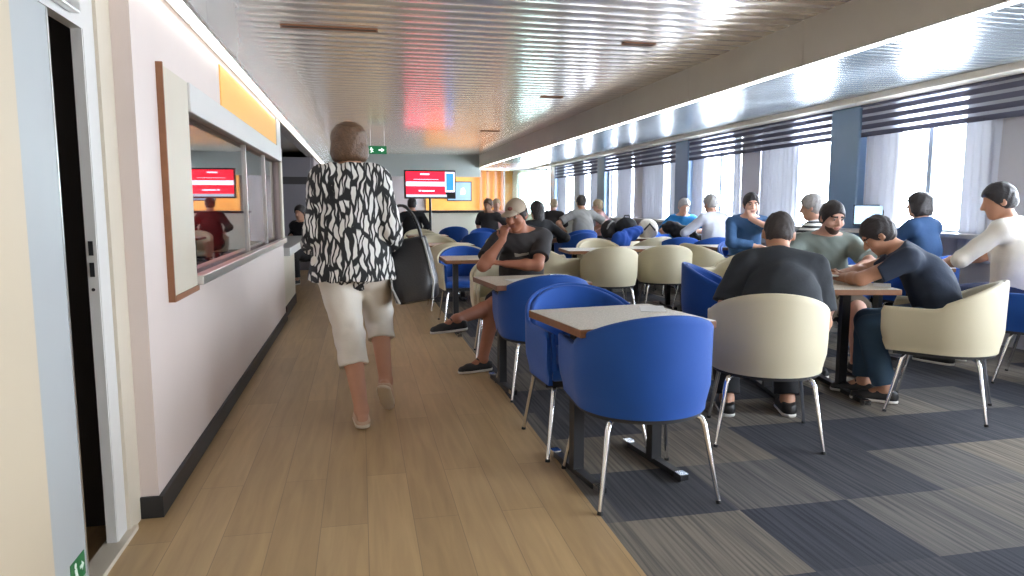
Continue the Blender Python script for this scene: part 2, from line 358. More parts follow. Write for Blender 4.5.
# far left recess and end of the hall
struct('wall_left_recess', B((-3.3, 7.96, 0), (-3.2, 14, 2.82)), M['booth'])
struct('wall_left_far', MB().box((-3.2, 14, 0), (-.9, 14.1, 2.15)).box((-.95, 14.1, 0), (-.85, 22, 2.15)), M['booth'])
struct('trim_9', B((-3.2, 12.4, 1.60), (-.86, 12.55, 1.72)), M['darkroom'])
struct('trim_10', MB().box((-.93, 7.93, .0), (-.86, 8.0, 2.15)), M['steel'])
struct('wall_back', MB().box((-3.2, 25.9, 0), (5.75, 26, 2.82)), M['booth'])
struct('wall_back_panelling', MB().box((2.35, 25.8, 0), (5.6, 25.9, 2.6)), M['orange'])
struct('trim_11', B((-.85, 21.8, 2.12), (3.7, 22, 2.80)), M['bulkhead'])
struct('ceiling_back', B((-3.2, 22, 2.5), (5.75, 26, 2.6)), M['cream_paint'])
struct('wall_rear', B((-3.3, -3.1, 0), (5.75, -3, 2.82)), M['wall'])
struct('wall_left_outer', MB().box((-3.4, -3, 0), (-3.3, 26, 2.9)), M['wall'])
# window wall on the right
mb = MB(); mb.box((5.6, -3, 0), (5.75, 26, .96)).box((5.6, -3, 2.36), (5.75, 26, 2.82))
struct('wall_right', mb, M['panel'])
struct('trim_12', B((5.36, -3, .945), (5.62, 22, .985)), M['white'])
PILL = [-1.2, 3.0, 7.23, 11.45, 15.65, 19.85]
for i, p in enumerate(PILL):
    struct('wall_right_pillar', B((5.48, p-.25, 0), (5.74, p+.25, 2.36)), M['pillar'], bevel=.02)
wn = 2; CURT = []
for i in range(len(PILL)-1):
    s, e = PILL[i]+.25, PILL[i+1]-.25
    mid = (s+e)/2
    struct('wall_right_panel', B((5.56, mid-.25, .96), (5.74, mid+.25, 2.36)), M['panel'])
    struct('wall_right_reveal', MB().box((5.58, s, .96), (5.74, s+.1, 2.36)).box((5.58, e-.1, .96), (5.74, e, 2.36)), M['panel'])
    for a, b in ((s+.1, mid-.25), (mid+.25, e-.1)):
        w = thing('window_%d' % wn, 'x', 'x'); del w['label']; del w['category']; w['kind'] = 'structure'; wn += 1
        t = .05
        m = MB().box((5.63, a, .96), (5.70, a+t, 2.36)).box((5.63, b-t, .96), (5.70, b, 2.36)).box((5.63, a, .96), (5.70, b, 1.01)).box((5.63, a, 2.31), (5.70, b, 2.36))
        struct('window_frame', m, M['frame'], w)
        struct('window_mullion', B((5.635, (a+b)/2-.03, 1.0), (5.69, (a+b)/2+.03, 2.32)), M['frame'], w)
        struct('window_pane', B((5.66, a, .97), (5.665, b, 2.35)), M['winglass'], w)
        if i > 0 or True:
            L = bpy.data.lights.new('window_portal', 'AREA'); L.shape = 'RECTANGLE'; L.size = b-a; L.size_y = 1.35
            lo = bpy.data.objects.new('window_portal', L); C.objects.link(lo); lo.location = (5.72, (a+b)/2, 1.66)
            lo.rotation_euler = (pi/2, 0, pi/2); L.cycles.is_portal = True
w = thing('window_%d' % wn, 'x', 'x'); del w['label']; del w['category']; w['kind'] = 'structure'  # added window, lets daylight in behind the green glass partition
struct('window_frame', MB().box((5.63, 20.1, .96), (5.70, 20.2, 2.36)).box((5.63, 24.9, .96), (5.70, 25, 2.36)).box((5.63, 22.5, .96), (5.70, 22.6, 2.36)), M['frame'], w)
struct('window_pane', B((5.66, 20.1, .97), (5.665, 25, 2.35)), M['winglass'], w)
struct('wall_right_end', B((5.58, 25, .96), (5.74, 26, 2.36)), M['panel'])
def curtain(y0, y1, label, x=5.545):
    mb = MB(); n = max(12, int((y1-y0)*60)); rows = []
    ph = random.random()*6; zs = [2.335, 2.2, 1.8, 1.4, 1.0, .72]
    for k in range(n+1):
        y = y0+(y1-y0)*k/n
        d = .022*sin(2*pi*(y-y0)/.105+ph)+.012*sin(2*pi*(y-y0)/.27+ph)
        rows.append([(x+d*(.5+.12*j)+.004*sin(3*y+j), y, z) for j, z in enumerate(zs)])
    mb.grid(rows)
    o = mb.obj('curtain', M['curtain'], smooth=True, ang=180)
    tag(o, label, 'curtain', 'sheer curtains at the windows')
for a in ((3.36, 3.8, 'pale sheer curtain at the right edge of the photo, beside the nearest window'),
          (5.22, 5.60, 'pale blue sheer curtain right of the nearest bright window, behind the man in white'),
          (6.42, 6.93, 'pale sheer curtain left of the nearest bright window, beside the big blue-grey pillar'),
          (8.22, 9.06, 'wide sheer curtain beside the window behind the woman in stripes'),
          (9.60, 9.76, 'narrow sheer curtain edge right of the window behind the pale-shirted person'),
          (10.72, 11.12, 'sheer curtain gathered beside the second pillar, behind the man in bright blue'),
          (11.78, 12.02, 'narrow grey sheer curtain just beyond the second pillar'),
          (12.25, 13.28, 'wide grey sheer curtain, nearest of the drawn ones beyond the second pillar'),
          (13.84, 14.75, 'wide sheer curtain, second of the drawn ones beyond the second pillar'),
          (16.05, 16.6, 'far sheer curtain beyond the third pillar'),
          (17.0, 17.5, 'far sheer curtain in the middle of the last window bay'),
          (18.7, 19.4, 'farthest sheer curtain, next to the green glass partition')):
    curtain(*a)
BL = ['dark slatted window blind partly outside the right edge of the photo', 'big dark slatted blind over the nearest bright window at right',
      'dark slatted blind between the two blue-grey pillars', 'dark slatted blind beyond the second pillar', 'farthest dark slatted blind, by the green glass partition']
for i in range(len(PILL)-1):
    s, e = PILL[i]+.26, PILL[i+1]-.26
    if i == 0: s = 1.2
    t = thing('window_blind', BL[i], 'blind', (5.50, (s+e)/2, 2.0), 0, 'slatted blinds along the windows')
    h = (e-s)/2
    B((-.03, -h, .325), (.03, h, .349)).obj('headrail', M['blind'], t)
    for k in range(4):
        z = .0+k*.083
        MB().box((-.006, -h, z), (.006, h, z+.050)).obj('slat', M['blind'], t)
    B((-.001, -h, .0), (.001, h, .33)).obj('sheer_band', M['blindsheer'], t)
# strip lights
ORD = 'first second third fourth fifth sixth seventh eighth ninth tenth eleventh twelfth thirteenth fourteenth fifteenth'.split()
for k in range(15):
    y = -1.30+k*1.27
    near = k-3
    lab = 'white strip light on the left wall top, ' + ('out of frame above the doorway' if k < 3 else ['first from the camera', 'second from the camera', 'third from the camera', 'fourth from the camera', 'fifth from the camera', 'sixth from the camera', 'seventh from the camera', 'eighth from the camera', 'ninth from the camera', 'tenth from the camera', 'eleventh from the camera', 'last of the row'][near] if near < 12 else 'end')
    t = thing('strip_light', lab, 'light', (-.80, y, 2.12), 0, 'strip lights along the left wall')
    B((-.018, .004, .024), (.058, 1.266, .05)).obj('housing', M['steel'], t)
    B((.012, .03, 0), (.054, 1.24, .024)).obj('diffuser', M['strip_left'], t)
for k in range(19):
    y = -1.3+k*1.24
    if y > 21: break
    lab = 'slim strip light under right bulkhead, ' + ('beyond the top right corner' if k < 4 else '%s in the row from the camera' % ORD[k-4])
    t = thing('strip_light', lab, 'light', (3.655, y, 2.385), 0, 'strip lights along the right bulkhead')
    B((-.018, .001, .014), (.018, 1.239, .024)).obj('housing', M['steel'], t)
    B((-.015, .003, 0), (.015, 1.237, .014)).obj('diffuser', M['strip'], t)
for y, lab in ((4.4, 'square ceiling light inside the booth, nearer one'), (6.4, 'square ceiling light inside the booth, farther one')):  # added lamps, out of sight, to lighten the booth behind its glass
    t = thing('ceiling_light', lab, 'light', (-2.0, y, 2.14), 0, 'lights in the booth')
    B((-.32, -.32, .02), (.32, .32, .06)).obj('frame', M['steel'], t); B((-.3, -.3, 0), (.3, .3, .02)).obj('diffuser', M['boothlamp'], t)
t = thing('ceiling_light', 'dim round ceiling light inside the dark doorway at left', 'light', (-1.6, 2.1, 2.16))  # added lamp, out of sight, lifts the black doorway room a little
MB().prism([(.16*cos(a), .16*sin(a)) for a in [2*pi*k/24 for k in range(24)]], .012, .04).obj('rim', M['steel'], t)
MB().prism([(.14*cos(a), .14*sin(a)) for a in [2*pi*k/24 for k in range(24)]], 0, .012).obj('diffuser', M['dimlamp'], t)
# ceiling slots
for x, y, hw, lab in ((-.22, 6.49, .41, 'long dark ceiling vent slot near the left light'), (2.64, 6.5, .16, 'short dark ceiling slot, nearest of the right-hand ones'),
                      (2.71, 9.89, .16, 'short dark ceiling slot, middle of the right-hand ones'), (2.68, 14.6, .2, 'short dark ceiling slot farthest down the room')):
    t = thing('ceiling_vent', lab, 'vent', (x, y, ZC-.012), 0, 'ceiling vents')
    MB().box((-hw, -.045, 0), (hw, -.032, .014)).box((-hw, .032, 0), (hw, .045, .014)).box((-hw, -.032, 0), (-hw+.012, .032, .014)).box((hw-.012, -.032, 0), (hw, .032, .014)).obj('frame', M['woodtrim'], t)
    B((-hw+.01, -.034, .006), (hw-.01, .034, .013)).obj('slot', M['darkroom'], t)

for x, y, lab in ((2.6, 23.6, 'left round downlight over the far bar'), (3.9, 23.6, 'middle round downlight over the far bar'), (5.0, 24.2, 'right round downlight over the far bar'), (.6, 23.6, 'round downlight at the far end above the television')):  # lamps added to brighten the dark end wall and bar
    t = thing('downlight', lab, 'light', (x, y, 2.46), 0, 'downlights over the bar')
    MB().prism([(.17*cos(a), .17*sin(a)) for a in [2*pi*k/24 for k in range(24)]], .012, .04).obj('rim', M['steel'], t)
    MB().prism([(.15*cos(a), .15*sin(a)) for a in [2*pi*k/24 for k in range(24)]], 0, .012).obj('diffuser', M['lamp'], t)
# ------------------------------------------------------------------ chairs and tables
def smooth01(x): x = max(0, min(1, x)); return x*x*(3-2*x)
def chair_path(n=44):
    P = []
    k = 8
    for i in range(k): P.append((.285+.02*(i/k), .30-.30*i/k))
    for i in range(n+1):
        a = -pi*i/n; P.append((.305*cos(a), .30*sin(a)*1.0))
    for i in range(1, k+1): P.append((-.305+.02*i/k, .30*i/k))
    return P
PATH = chair_path()
def ctop(y):
    t = max(0, min(1, (.06-y)/.36)); return .652+.165*(t if t > .2 else t*t*2.5+.1*t*(1-t/.2)*5*.2)
def offs(off):
    out = []
    n = len(PATH)
    for i, (x, y) in enumerate(PATH):
        a = PATH[max(i-1, 0)]; b = PATH[min(i+1, n-1)]
        tx, ty = b[0]-a[0], b[1]-a[1]; L = sqrt(tx*tx+ty*ty)
        out.append((x+off*ty/L, y-off*tx/L))
    return out
def shell(off0, off1, zb, dtop, rim):
    # closed section swept round the U: outer face up, rounded rim, inner face down
    mb = MB(); po, pi_ = offs(off0), offs(off1); rows = []
    for i, (x, y) in enumerate(PATH):
        zt = ctop(y)-dtop; (xo, yo), (xi, yi) = po[i], pi_[i]
        sec = []
        for t in (0, .06, .15, .3, .5, .7, .85, .95):
            z = zb+(zt-rim-zb)*t; s = .93+.07*smooth01((z-.385)/.12)+.012*max(0, (z-.5)/.3)
            sec.append((xo*s, yo*s, z))
        s2 = 1.012
        for a in (20, 60, 90, 120, 160):
            c = (1-cos(radians(a)))/2; sec.append(((xo+(xi-xo)*c)*s2, (yo+(yi-yo)*c)*s2, zt-rim+rim*sin(radians(a))))
        for t in (.95, .7, .4, .15, 0):
            z = zb+(zt-rim-zb)*t; s = .93+.07*smooth01((z-.385)/.12)+.012*max(0, (z-.5)/.3)
            sec.append((xi*s, yi*s, z))
        rows.append(sec)
    # round the two front ends
    for end in (0, -1):
        r = rows[end]; c = Vector((0, 0, 0))
        for p in r: c += Vector(p)
        c /= len(r)
        new = [tuple(c+(Vector(p)-c)*.72+Vector((0, .014, 0))) for p in r]
        if end == 0: rows.insert(0, new)
        else: rows.append(new)
    mb.grid(rows, close=True)
    n = len(rows[0]); N = len(rows)
    mb.f += [tuple(range(n)), tuple((N-1)*n+k for k in range(n-1, -1, -1))]; mb.mi += [0, 0]
    return mb
def dshape(s, yf, dy=0):
    pts = [(x*s, y*s) for x, y in PATH[8:-8]]
    return [(pts[0][0]*.985, yf)]+pts+[(pts[-1][0]*.985, yf)]
def seat_mb():
    mb = MB(); rings = []
    for s, z, yf in ((.79, .405, .28), (.82, .415, .295), (.83, .44, .305), (.82, .465, .30), (.78, .478, .28), (.6, .482, .2), (.25, .483, .1)):
        rings.append([(x, y, z) for x, y in dshape(s, yf)])
    mb.grid([r+[r[0]] for r in rings]); n = len(rings[0])
    mb.f += [tuple(range(n+1)), tuple(6*(n+1)+k for k in range(n))]; mb.mi += [0, 0]
    return mb
_m = {}
def chair_meshes():
    for k in ('blue', 'cream'):
        _m['shell', k] = shell(0, .024, .385, 0, .014).mesh('outer_shell_'+k, M[k], True, 60)
        _m['lining', k] = shell(.0245, .052, .41, .010, .012).mesh('inner_padding_'+k, M[k], True, 60)
        _m['seat', k] = seat_mb().mesh('seat_'+k, M[k], True, 60)
    mb = MB(); mb.prism([(x*.89, y*.89) for x, y in dshape(1, .27)], .366, .398)
    _m['pan'] = mb.mesh('seat_pan', M['pan'], False)
    for nm, sx, sy in (('leg0', 1, -1), ('leg1', -1, -1), ('leg2', 1, 1), ('leg3', -1, 1)):
        mb = MB().tube([(sx*.13, sy*.13, .366), (sx*.185, sy*.165, .366), (sx*.205, sy*.185, .355), (sx*.215, sy*.196, .33), (sx*.262, sy*(.25 if sy < 0 else .265), .012)], [.0115, .0125, .013, .013, .0095], 12)
        _m[nm] = mb.mesh('leg', M['chrome'], True, 60)
        mb = MB().tube([(sx*.262, sy*(.25 if sy < 0 else .265), .014), (sx*.2635, sy*(.252 if sy < 0 else .267), 0)], [.0115, .0125], 10)
        _m[nm+'f'] = mb.mesh('foot_cap', M['black'], True, 50)
chair_meshes()
def chair(x, y, rz, kind, label, group, inner=None, feet=True):
    t = thing('tub_chair', label, 'chair', (x, y, 0), rz, group)
    a = link('outer_shell', _m['shell', kind], t); 
    b = link('inner_padding', _m['lining', inner or kind], t)
    c = link('seat', _m['seat', inner or kind], t); link('seat_pan', _m['pan'], t)
    if inner and inner != kind: b['label'] = inner+' inner padding'; c['label'] = inner+' seat'
    for k in range(4):
        g = link('leg', _m['leg%d' % k], t)
        if feet: link('foot_cap', _m['leg%df' % k], g)
    return t
_tm = {}
def table(x, y, rz, label, group, w=.67, d=.58, z=.74):
    t = thing('lounge_table', label, 'table', (x, y, 0), rz, group)
    k = (w, d)
    if k not in _tm:
        m = {}
        m['top'] = B((-w/2, -d/2, z-.036), (w/2, d/2, z-.002)).mesh('table_board', M['tableedge'])
        m['lam'] = B((-w/2+.003, -d/2+.003, z-.002), (w/2-.003, d/2-.003, z)).mesh('laminate', M['tabletop'])
        for s in (-1, 1):
            mb = MB().box((s*w*.31-.026, -.026, .03), (s*w*.31+.026, .026, z-.05)).box((s*w*.31-.03, -.2, z-.05), (s*w*.31+.03, .2, z-.036))
            m['leg', s] = mb.mesh('leg', M['darkmetal'])
            mb = MB(); mb.box((s*w*.31-.02, -d*.46, .008), (s*w*.31+.02, d*.46, .034))
            m['foot', s] = mb.mesh('foot', M['darkmetal'])
            for e in (-1, 1):
                m['cap', s, e] = MB().box((s*w*.31-.022, e*d*.46-(.05 if e > 0 else 0), .0), (s*w*.31+.022, e*d*.46+(.05 if e < 0 else 0), .037)).mesh('end_cap', M['chrome'])
        _tm[k] = m
    m = _tm[k]
    link('table_board', m['top'], t, .004); link('laminate', m['lam'], t)
    for s in (-1, 1):
        l = link('leg', m['leg', s], t); link('foot', m['foot', s], l)
        for e in (-1, 1): link('end_cap', m['cap', s, e], l)
    return t
GA, GB, GW = 'tub chairs beside the aisle', 'tub chairs in the middle of the lounge', 'tub chairs by the windows'
TA, TB_, TW = 'tables beside the aisle', 'tables in the middle of the lounge', 'tables by the windows'
#  aisle row
table(1.165, 3.05, 8, 'square speckled table with wood edge between the two nearest blue chairs', TA)
chair(1.185, 2.83, 0, 'blue', 'large blue tub chair in the front, its back to the camera', GA)
chair(1.13, 3.46, 180, 'blue', 'blue tub chair half hidden behind the front table', GA)
table(1.14, 4.68, 6, 'square table in front of the man in the cap', TA)
chair(1.18, 4.50, 0, 'blue', 'blue tub chair at the capped man\'s table, back to the camera', GA)
chair(1.17, 5.62, 172, 'cream', 'cream tub chair the man in the cap sits on', GA)
table(1.10, 6.75, 0, 'small table just behind the capped man\'s cream chair', TA)
chair(1.08, 7.35, 180, 'cream', 'cream tub chair with blue lining facing the camera behind the capped man', GA, inner='blue')
AIS = [(8.45, 0, 'cream', 'second cream chair in the aisle row beyond the capped man'), (9.95, 180, 'cream', 'third cream chair in the aisle row beyond the capped man'),
       (11.2, 0, 'cream', 'fourth cream chair in the aisle row beyond the capped man'), (12.7, 180, 'cream', 'fifth cream chair in the aisle row beyond the capped man'),
       (14.0, 0, 'cream', 'farthest cream chair in the aisle row, near the standing television')]
for y, rz, k, l in AIS: chair(1.06, y, rz, k, l, GA, feet=False)
table(1.1, 9.2, 0, 'table among the cream aisle chairs, nearer one', TA); table(1.1, 11.95, 0, 'table among the cream aisle chairs, farther one', TA)
# second column behind the capped man
chair(2.05, 9.9, 180, 'cream', 'cream tub chair with dark blue lining seen over the capped man\'s arm', GB, inner='blue', feet=False)
chair(1.95, 11.6, 0, 'blue', 'blue tub chair left of the cream one with blue lining, near the bar', GB, feet=False)
table(1.95, 8.8, 0, 'table hidden behind the capped man in the second row', TB_)
chair(2.3, 13.0, 180, 'blue', 'blue tub chair deep in the room before the television', GB, feet=False)
chair(1.9, 14.6, 0, 'blue', 'bright blue tub chair farthest back, under the television', GB, feet=False)
chair(2.9, 14.0, 0, 'cream', 'small far cream chair left of the cap', GB, feet=False)
# middle block
table(2.62, 7.75, -4, 'table behind the left one of two cream chairs side by side', TB_); table(3.46, 7.95, -4, 'table behind the right one of two cream chairs side by side', TB_)
chair(2.66, 7.26, -10, 'cream', 'left one of the two cream chairs side by side in the middle', GB)
chair(3.38, 7.42, -14, 'cream', 'right one of the two cream chairs side by side in the middle', GB)
chair(2.16, 7.85, -80, 'cream', 'cream tub chair just right of the capped man\'s shoulder', GB)
chair(3.0, 8.55, 178, 'cream', 'cream chair back showing between the two side by side cream chairs', GB)
chair(3.45, 10.9, 10, 'blue', 'blue tub chair above the left one of the two side by side cream chairs', GB, feet=False)
chair(3.9, 12.2, 0, 'blue', 'blue chair the man in the grey tee sits at', GB, feet=False)
chair(4.35, 11.3, 0, 'cream', 'small cream chair right of the far blue chair in the middle', GB, feet=False)
chair(4.05, 9.35, 10, 'cream', 'cream tub chair directly behind the right one of the side by side pair', GB)
chair(4.36, 9.15, -10, 'blue', 'blue tub chair behind the right-hand cream pair, left of a sideways cream chair', GB)
table(4.1, 10.3, 0, 'far table with bags piled on it', TB_)
# window block
table(4.55, 8.05, 0, 'dark edged table where the person in pale shirt sits', TW)
chair(3.93, 7.50, -75, 'cream', 'cream tub chair turned sideways to the right, by the pale-shirted person', GW)
table(4.5, 6.75, 0, 'table in front of the man resting his face on his hand', TW)
chair(4.48, 7.6, 180, 'blue', 'blue chair of the man resting his face on his hand', GW)
chair(4.75, 9.0, 0, 'blue', 'blue chair under the pale-shirted person by the window', GW, feet=False)
chair(4.8, 10.4, 180, 'blue', 'blue chair of the man in the bright blue tee', GW, feet=False)
chair(3.42, 5.95, 100, 'cream', 'tall cream chair seen sideways left of the dark-shirted man\'s head', GW)
# front right group
table(2.90, 4.10, -12, 'table the three men share at right', TB_, .80, .80)
chair(2.12, 3.34, -24, 'cream', 'cream tub chair with the dark-shirted man, back to the camera', GB)
chair(3.47, 3.56, 42, 'cream', 'cream tub chair seen sideways at right, holding the leaning man in navy', GB)
chair(2.66, 4.80, -120, 'blue', 'blue tub chair left of the dark-shirted man, turned sideways', GB)
chair(3.42, 4.92, 170, 'cream', 'chair of the bearded man facing the camera', GB)
chair(4.70, 3.93, 34, 'blue', 'blue tub chair at the right edge with the man in white', GW)
chair(4.42, 5.80, 20, 'blue', 'blue tub chair of the woman in black and white stripes', GW)
chair(5.0, 5.45, 15, 'blue', 'blue tub chair of the woman outlined against the bright window', GW)
table(4.35, 5.0, 14, 'table at right in front of the man in white', TW)
# ------------------------------------------------------------------ people: bodies grown as one smooth surface
A = lambda *v: np.array(v, dtype=float)
def unit(v): return v/(np.linalg.norm(v)+1e-12)
def rotv(v, ax, ang):
    ax = unit(ax); c, s = cos(ang), sin(ang)
    return v*c+np.cross(ax, v)*s+ax*np.dot(ax, v)*(1-c)
class Field:
    """blended solid sampled on a grid; surface read out with surface nets"""
    def __init__(s, v): s.v = v; s.p = []
    def cone(s, a, b, ra, rb, k=.02, flat=None, ax=None, cut=False, cutn=None):
        s.p.append(('c', a, b, ra, rb, k, flat, ax, cut, cutn)); return s
    def ell(s, c, R, rad, k=.02, sub=False): s.p.append(('s' if sub else 'e', c, R, A(*rad), k)); return s
    def plane(s, p, n): s.p.append(('p', p, unit(n))); return s
    def build(s, noise=0., nseed=0., fr=1.):
        v = s.v; lo = A(9, 9, 9); hi = -lo
        for q in s.p:
            if q[0] == 'c':
                r = max(q[3], q[4]); lo = np.minimum(lo, np.minimum(q[1], q[2])-r); hi = np.maximum(hi, np.maximum(q[1], q[2])+r)
            elif q[0] == 'e':
                r = q[3].max(); lo = np.minimum(lo, q[1]-r); hi = np.maximum(hi, q[1]+r)
        lo = lo-3*v-.02; n = np.ceil((hi+3*v+.02-lo)/v).astype(int)+1
        F = np.full(n, .08, np.float32); ax = [lo[i]+v*np.arange(n[i]) for i in range(3)]
        def sub(bl, bh):
            i0 = np.maximum(0, np.floor((bl-lo)/v).astype(int)); i1 = np.minimum(n, np.ceil((bh-lo)/v).astype(int)+1)
            sl = tuple(slice(i0[i], max(i1[i], i0[i]+1)) for i in range(3))
            X, Y, Z = np.meshgrid(*[ax[i][sl[i]] for i in range(3)], indexing='ij')
            return sl, X, Y, Z
        for q in s.p:
            if q[0] == 'c':
                _, a, b, ra, rb, k, flat, fx, cut, cutn = q
                m = max(ra, rb)+k+2*v
                sl, X, Y, Z = sub(np.minimum(a, b)-m, np.maximum(a, b)+m)
                P = np.stack([X-a[0], Y-a[1], Z-a[2]], -1); ba = b-a; L2 = ba@ba+1e-12
                t = P@ba/L2; h = np.clip(t, 0, 1)
                Q = P-h[..., None]*ba
                if flat is not None:
                    f = Q@fx; Q = Q+(f*(1/flat-1))[..., None]*fx
                d = np.sqrt((Q*Q).sum(-1))-(ra+(rb-ra)*h)
                if cut:
                    nn = unit(ba) if cutn is None else unit(cutn)
                    d = np.maximum(d, (P-ba)@nn)
            elif q[0] in 'es':
                _, c, R, rad, k = q; m = rad.max()+k+2*v
                sl, X, Y, Z = sub(c-m, c+m)
                P = np.stack([X-c[0], Y-c[1], Z-c[2]], -1)@R.T
                k0 = np.sqrt(((P/rad)**2).sum(-1))+1e-9; k1 = np.sqrt(((P/rad**2)**2).sum(-1))+1e-9
                d = k0*(k0-1)/k1
            else:
                _, p0, nn = q
                X, Y, Z = np.meshgrid(*ax, indexing='ij')
                F = np.maximum(F, ((X-p0[0])*nn[0]+(Y-p0[1])*nn[1]+(Z-p0[2])*nn[2])).astype(np.float32); continue
            G = F[sl]
            if q[0] == 's':
                d = -d; h = np.clip(.5-.5*(d-G)/k, 0, 1); F[sl] = d+(G-d)*h+k*h*(1-h)
            else:
                h = np.clip(.5+.5*(G-d)/k, 0, 1); F[sl] = G+(d-G)*h-k*h*(1-h)
        if noise:
            X, Y, Z = np.meshgrid(*[q*fr for q in ax], indexing='ij')
            a = nseed
            F = F+(noise*(np.sin(34*X+9*np.sin(7*Z+a)+a)*np.sin(21*Z+6*np.sin(9*X+a)+2*a)*.6+np.sin(27*Y+14*Z+7*np.sin(8*X+a)+a)*.5)).astype(np.float32)
        return nets(F, lo, v)
def nets(F, lo, v):
    ins = F < 0; n = F.shape
    cells = (n[0]-1, n[1]-1, n[2]-1)
    cnt = np.zeros(cells, np.uint8)
    off = [(i, j, k) for i in (0, 1) for j in (0, 1) for k in (0, 1)]
    def S(o): return tuple(slice(o[i], o[i]+cells[i]) for i in range(3))
    for o in off: cnt += ins[S(o)]
    act = (cnt > 0) & (cnt < 8); idx = np.argwhere(act)
    if len(idx) == 0: return np.zeros((0, 3)), np.zeros((0, 4), int)
    acc = np.zeros((len(idx), 3)); w = np.zeros(len(idx))
    for o in off:
        for a in range(3):
            if o[a]: continue
            o2 = list(o); o2[a] = 1
            f0 = F[tuple((idx+o).T)]; f1 = F[tuple((idx+o2).T)]
            c = (f0 < 0) != (f1 < 0); t = np.where(c, f0/np.where(c, f0-f1, 1), 0)
            p = np.tile(np.array(o, float), (len(idx), 1)); p[:, a] = t
            acc += p*c[:, None]; w += c
    V = lo+v*(idx+acc/w[:, None])
    ID = -np.ones(cells, np.int64); ID[act] = np.arange(len(idx))
    Q = []
    for a in range(3):
        b, c = (a+1) % 3, (a+2) % 3
        s0 = [slice(1, n[i]-1) for i in range(3)]; s1 = list(s0)
        s0[a] = slice(0, n[a]-1); s1[a] = slice(1, n[a])
        i0, i1 = ins[tuple(s0)], ins[tuple(s1)]
        e = np.argwhere(i0 != i1)
        if len(e) == 0: continue
        fl = i0[tuple(e.T)]
        base = e.copy(); base[:, b] += 1; base[:, c] += 1
        def cid(db, dc):
            q = base.copy(); q[:, b] += db; q[:, c] += dc
            return ID[tuple(q.T)]
        q = np.stack([cid(-1, -1), cid(0, -1), cid(0, 0), cid(-1, 0)], 1)
        q[~fl] = q[~fl][:, ::-1]
        Q.append(q)
    Q = np.concatenate(Q); Q = Q[(Q >= 0).all(1)]
    return V, Q
def np_mesh(name, V, Q, mats, mi=None):
    me = bpy.data.meshes.new(name); me.vertices.add(len(V)); me.vertices.foreach_set('co', V.astype(np.float32).ravel())
    me.loops.add(len(Q)*4); me.loops.foreach_set('vertex_index', Q.astype(np.int32).ravel())
    me.polygons.add(len(Q)); me.polygons.foreach_set('loop_start', np.arange(0, len(Q)*4, 4, dtype=np.int32))
    me.polygons.foreach_set('use_smooth', np.ones(len(Q), bool))
    for m in mats: me.materials.append(m)
    if mi is not None: me.polygons.foreach_set('material_index', mi.astype(np.int32))
    me.update(calc_edges=True); me.validate()
    return me
def ik(a, t, l1, l2, hint):
    d = t-a; L = np.linalg.norm(d); L = min(L, (l1+l2)*.999); u_ = unit(d)
    x = (l1*l1-l2*l2+L*L)/(2*L); h = sqrt(max(0, l1*l1-x*x))
    hp = unit(hint-u_*(hint@u_))
    return a+u_*x+hp*h, a+u_*L
R_, F_, U_ = A(1, 0, 0), A(0, 1, 0), A(0, 0, 1)
def basis(f, u):
    f = unit(f); r = unit(np.cross(f, u)); return np.stack([r, f, np.cross(r, f)])

